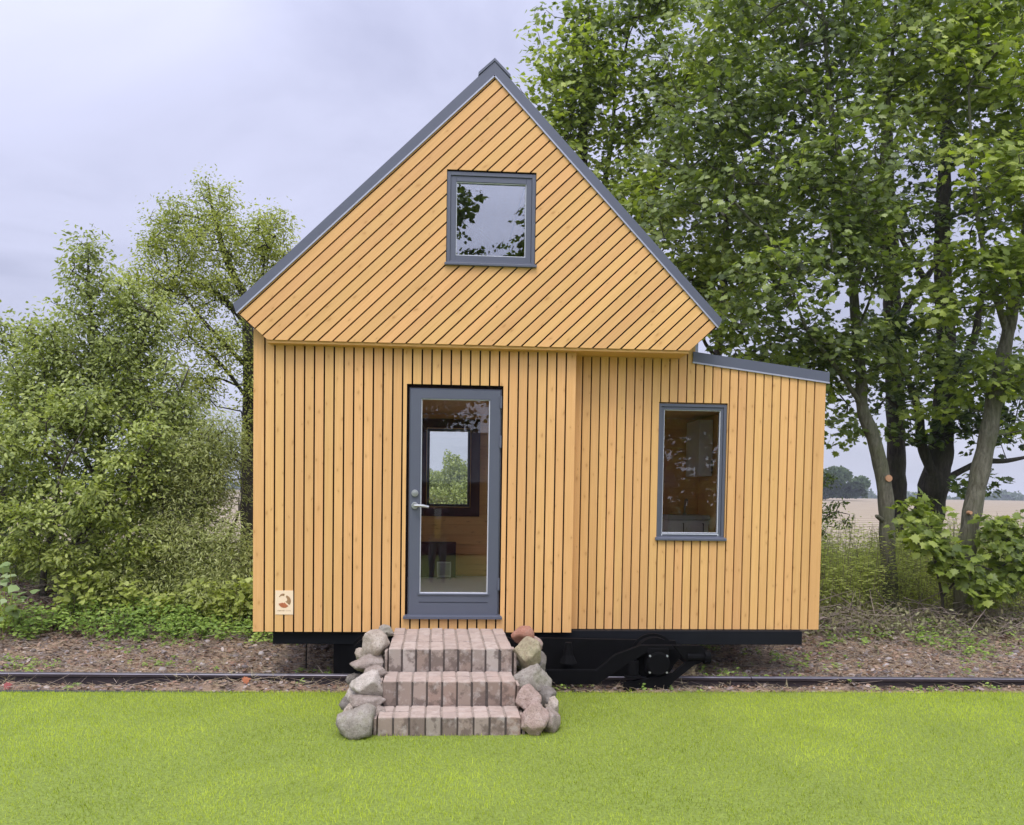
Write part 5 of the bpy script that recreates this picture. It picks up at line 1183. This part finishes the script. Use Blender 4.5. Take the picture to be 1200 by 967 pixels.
for k in range(42): 
    xa = -3.9+k*.205
    mb.add([(xa, 1.75, 1.92), (xa+.20, 1.75, 1.92), (xa+.20, -.5, 3.45), (xa, -.5, 3.45), (xa, 1.75, 1.98), (xa+.20, 1.75, 1.98), (xa+.20, -.5, 3.51), (xa, -.5, 3.51)], [(0,3,2,1),(4,5,6,7),(0,1,5,4),(1,2,6,5),(2,3,7,6),(3,0,4,7)])
    mb.add([(xa, -2.75, 1.92), (xa+.20, -2.75, 1.92), (xa+.20, -.505, 3.45), (xa, -.505, 3.45), (xa, -2.75, 1.98), (xa+.20, -2.75, 1.98), (xa+.20, -.505, 3.51), (xa, -.505, 3.51)], [(0,1,2,3),(7,6,5,4),(0,4,5,1),(1,5,6,2),(2,6,7,3),(3,7,4,0)])
mb.build('roof', GREYR, tb)

# --- the damp air over the fields
bm = bmesh.new(); bmesh.ops.create_cube(bm, size=1); me = bpy.data.meshes.new('haze'); bm.to_mesh(me); bm.free()
hz_o = link(bpy.data.objects.new('haze', me)); hz_o.scale = (1800, 960, 20); hz_o.location = (0, 380, 7.0); tag(hz_o, 'thin pale haze over the fields', 'haze', kind='stuff')
hm = bpy.data.materials.new('haze'); hm.use_nodes = True; hn = hm.node_tree; hn.nodes.clear()
ho = hn.nodes.new('ShaderNodeOutputMaterial'); pv = hn.nodes.new('ShaderNodeVolumePrincipled'); pv.inputs['Color'].default_value = (.86, .90, 1, 1); pv.inputs['Density'].default_value = HAZE; pv.inputs['Anisotropy'].default_value = .2
hn.links.new(pv.outputs[0], ho.inputs['Volume']); me.materials.append(hm)

# ================================================================== the photographer, mirrored in the door glass
SKIN = simple('skin', (.50, .30, .22), .55, 0, .05, 10); JACK = simple('navy_jacket', (.020, .023, .035), .8, 0, .15, 20); TEE = simple('two_tone_shirt', (.60, .46, .12), .8, 0, .05, 10)
TEEW = simple('white_cloth', (.68, .68, .70), .8, 0, .05); JEANS = simple('grey_jeans', (.17, .19, .23), .85, 0, .2, 40); SHOE = simple('dark_shoes', (.03, .03, .03), .6); HAIR = simple('brown_hair', (.045, .028, .018), .7, 0, .3, 60)
def skinned(name, pts, edges, mats, parent, levels=2, root=0, loc=(0, 0, 0), rot=0.0, matfun=None):
    me = bpy.data.meshes.new(name); me.from_pydata([p[:3] for p in pts], edges, []); o = bpy.data.objects.new(name, me); link(o, parent)
    md = o.modifiers.new('skin', 'SKIN'); md.use_smooth_shade = True
    for i, p in enumerate(pts):
        r_ = p[3] if isinstance(p[3], tuple) else (p[3], p[3]); me.skin_vertices[0].data[i].radius = r_; me.skin_vertices[0].data[i].use_root = (i == root)
    sb = o.modifiers.new('sub', 'SUBSURF'); sb.levels = levels; sb.render_levels = levels
    dg = bpy.context.evaluated_depsgraph_get(); em = bpy.data.meshes.new_from_object(o.evaluated_get(dg)); o.modifiers.clear(); o.data = em
    for m in mats: em.materials.append(m)
    if matfun:
        for f in em.polygons:
            f.material_index = matfun(f.center)
    em.polygons.foreach_set('use_smooth', [True]*len(em.polygons)); return o
# local frame: x to the right in the picture, y away from the house is negative; the person faces +Y
PX, PY = .02, CAM.y-.40
man = tag(empty('person', (PX, PY, 0)), 'man in dark jacket and yellow shirt holding up a phone, mirrored in the door', 'person')
H = 1.64
pts = [(0, 0, .86, (.155, .105)), (0, 0, 1.00, (.150, .10)), (0, .0, 1.18, (.165, .11)), (0, -.01, 1.31, (.15, .095)), (0, -.005, 1.395, (.060, .060)), (0, .01, 1.455, (.058, .062)),
       (0, .015, 1.52, (.074, .092)), (0, .01, 1.59, (.076, .094)), (0, .005, 1.635, (.05, .06)),
       (-.165, -.01, 1.335, .062), (-.29, .05, 1.20, .052), (-.235, .24, 1.42, .040), (-.135, .335, 1.62, .026),
       (.165, -.01, 1.335, .062), (.29, .05, 1.20, .052), (.235, .24, 1.42, .040), (.125, .335, 1.62, .026),
       (-.085, 0, .80, .10), (-.10, .01, .46, .070), (-.105, -.02, .10, .048), (-.11, .02, .055, .042), (-.125, .15, .035, .038),
       (.085, 0, .80, .10), (.10, .01, .46, .070), (.105, -.02, .10, .048), (.11, .02, .055, .042), (.125, .15, .035, .038)]
ed = [(0, 1), (1, 2), (2, 3), (3, 4), (4, 5), (5, 6), (6, 7), (7, 8), (3, 9), (9, 10), (10, 11), (11, 12), (3, 13), (13, 14), (14, 15), (15, 16), (0, 17), (17, 18), (18, 19), (19, 20), (20, 21), (0, 22), (22, 23), (23, 24), (24, 25), (25, 26)]
def bodymat(c):
    if c.z > 1.385 and abs(c.x) < .10 and c.y < .15: return 0
    if c.y > .315: return 0
    if c.z > .84:
        if abs(c.x) < .075 and c.y > .03 and c.y < .2: return 3 if c.z > 1.17 else 2
        return 1
    return 4 if c.z > .095 else 5
body = skinned('body', pts, ed, [SKIN, JACK, TEE, TEEW, JEANS, SHOE], man, 2, 0, matfun=bodymat)
# hands: palm and five fingers each closed round the phone edge
for sx in (-1, 1):
    wx, wy, wz = (-.135 if sx < 0 else .125), .335, 1.62
    hp = [(wx, wy, wz, .022), (wx-sx*.022, wy+.022, wz+.05, (.030, .016)), (wx-sx*.030, wy+.030, wz+.085, (.030, .014))]; he = [(0, 1), (1, 2)]
    for k in range(4):
        bz = wz+.035+k*.019; l = (.9, 1.05, 1.0, .82)[3-k]; b_ = len(hp)
        hp += [(wx-sx*.030, wy+.040, bz, .0085), (wx-sx*.048*l, wy+.052, bz+.004, .0080), (wx-sx*.066*l, wy+.046, bz+.006, .0068)]; he += [(1 if k < 2 else 2, b_), (b_, b_+1), (b_+1, b_+2)]
    b_ = len(hp); hp += [(wx-sx*.030, wy+.004, wz+.045, .0105), (wx-sx*.055, wy+.004, wz+.062, .0095), (wx-sx*.078, wy+.012, wz+.066, .008)]; he += [(1, b_), (b_, b_+1), (b_+1, b_+2)]
    skinned('hand', hp, he, [SKIN], man, 1, 1)
# face, ears, hair
mb = MB(); mb.tube([(0, .095, 1.560), (0, .118, 1.530), (0, .112, 1.518)], [.010, .015, .012], 8); mb.build('nose', SKIN, man, smooth=True)
for sx in (-.03, .03):
    mb = MB(); mb.tube([(sx-.012, .100, 1.566), (sx, .106, 1.566), (sx+.012, .100, 1.566)], [.003, .007, .003], 8); mb.build('eye', HAIR, man, smooth=True)
    mb = MB(); s_ = 1 if sx > 0 else -1; mb.tube([(s_*.080, .005, 1.52), (s_*.092, .0, 1.55), (s_*.084, .008, 1.58)], [.008, .014, .010], 8); mb.build('ear', SKIN, man, smooth=True)
mb = MB(); mb.tube([(-.022, .100, 1.495), (0, .108, 1.493), (.022, .100, 1.495)], [.003, .006, .003], 8); mb.build('mouth', simple('lips', (.35, .13, .11), .5), man, smooth=True)
bm = bmesh.new(); bmesh.ops.create_uvsphere(bm, u_segments=24, v_segments=14, radius=1)
for v_ in bm.verts: v_.co = Vector((v_.co.x*.088, v_.co.y*.104-.008, v_.co.z*.092+1.592))
bmesh.ops.delete(bm, geom=[v_ for v_ in bm.verts if v_.co.z < 1.585 and v_.co.y > .01 or v_.co.z < 1.53], context='VERTS')
me = bpy.data.meshes.new('hair'); bm.to_mesh(me); bm.free(); me.materials.append(HAIR); ho_ = link(bpy.data.objects.new('hair', me), man)
bm = bmesh.new(); bmesh.ops.create_uvsphere(bm, u_segments=20, v_segments=12, radius=1)
for v_ in bm.verts: v_.co = Vector((v_.co.x*.072, v_.co.y*.085+.022, v_.co.z*.050+1.470))
me = bpy.data.meshes.new('beard'); bm.to_mesh(me); bm.free(); me.materials.append(HAIR); link(bpy.data.objects.new('beard', me), man)
# the phone itself, just behind the lens
ph_ = tag(empty('phone', (PX, CAM.y-.012, CAM.z)), 'dark phone held up in both hands, mirrored in the door glass', 'phone')
mb = MB(); mb.box(-.072, .078, -.008, 0, -.066, .012); mb.build('phone_body', BLACK, ph_, bevel=.003)


# ================================================================== WORLD / LIGHT
SUN_EL, SUN_AZ = R(61), R(196)   # azimuth from +Y clockwise: behind the camera
sd = Vector((math.sin(SUN_AZ)*math.cos(SUN_EL), math.cos(SUN_AZ)*math.cos(SUN_EL), math.sin(SUN_EL)))
w = bpy.data.worlds.new('World'); S.world = w; w.use_nodes = True; nt = w.node_tree
bg = nt.nodes['Background']; out = nt.nodes['World Output']
sky = N(nt, 'ShaderNodeTexSky'); sky.sky_type = 'NISHITA'; sky.sun_disc = False; sky.sun_elevation = SUN_EL; sky.sun_rotation = SUN_AZ; sky.air_density = 1.0; sky.dust_density = 2.0
L(nt, sky.outputs[0], bg.inputs[0]); bg.inputs[1].default_value = .10
tc = N(nt, 'ShaderNodeTexCoord').outputs['Generated']
sx = N(nt, 'ShaderNodeSeparateXYZ'); L(nt, tc, sx.inputs[0])
den = math_(nt, 'ADD', math_(nt, 'MAXIMUM', sx.outputs[2], 0.0), .22)
cx = N(nt, 'ShaderNodeCombineXYZ'); L(nt, math_(nt, 'DIVIDE', sx.outputs[0], den), cx.inputs[0]); L(nt, math_(nt, 'DIVIDE', sx.outputs[1], den), cx.inputs[1])
cl = noise(nt, mapping(nt, cx.outputs[0], (1, 1.25, 1), (3.3, .4, 0)), 1.25, 6, .52, .5)
cl2 = noise(nt, mapping(nt, cx.outputs[0], (1, 1, 1), (9, 2, 0)), .4, 3, .5)
cf = math_(nt, 'ADD', math_(nt, 'MULTIPLY', cl, .65), math_(nt, 'MULTIPLY', cl2, .35))
cc = ramp(nt, cf, [(.38, (.44, .46, .635)), (.48, (.565, .585, .775)), (.58, (.635, .655, .865))])
hz = math_(nt, 'POWER', math_(nt, 'SUBTRACT', 1, math_(nt, 'MAXIMUM', sx.outputs[2], 0), clamp=True), 9)
cc = mixc(nt, math_(nt, 'MULTIPLY', hz, .75), cc, (.72, .745, .85))
dp = N(nt, 'ShaderNodeVectorMath'); dp.operation = 'DOT_PRODUCT'; L(nt, tc, dp.inputs[0]); dp.inputs[1].default_value = sd
gl = math_(nt, 'POWER', math_(nt, 'MULTIPLY_ADD', dp.outputs['Value'], .5, .5, clamp=True), 3.4)
bg2 = N(nt, 'ShaderNodeBackground'); L(nt, cc, bg2.inputs[0]); L(nt, math_(nt, 'MULTIPLY_ADD', gl, 2.6, .755), bg2.inputs[1])
mx = N(nt, 'ShaderNodeMixShader'); mx.inputs[0].default_value = .92
L(nt, bg.outputs[0], mx.inputs[1]); L(nt, bg2.outputs[0], mx.inputs[2]); L(nt, mx.outputs[0], out.inputs[0])
sl = bpy.data.lights.new('sun', 'SUN'); sl.energy = 1.5; sl.angle = R(20); sl.color = (1, .95, .88)
so = bpy.data.objects.new('sun', sl); link(so); so.rotation_euler = (-sd).to_track_quat('-Z', 'Y').to_euler()
S.view_settings.view_transform = 'Standard'; S.view_settings.look = 'None'; S.view_settings.exposure = 0.39; S.view_settings.gamma = 1
S.view_settings.use_curve_mapping = False
S.cycles.max_bounces = 8; S.cycles.transparent_max_bounces = 12; S.cycles.diffuse_bounces = 5; S.cycles.use_denoising = True
# every house / wagon part hangs under an Empty placed at its own base: keep world positions
for o in house_parts: o.location = (-house.location[0], -house.location[1], -house.location[2])
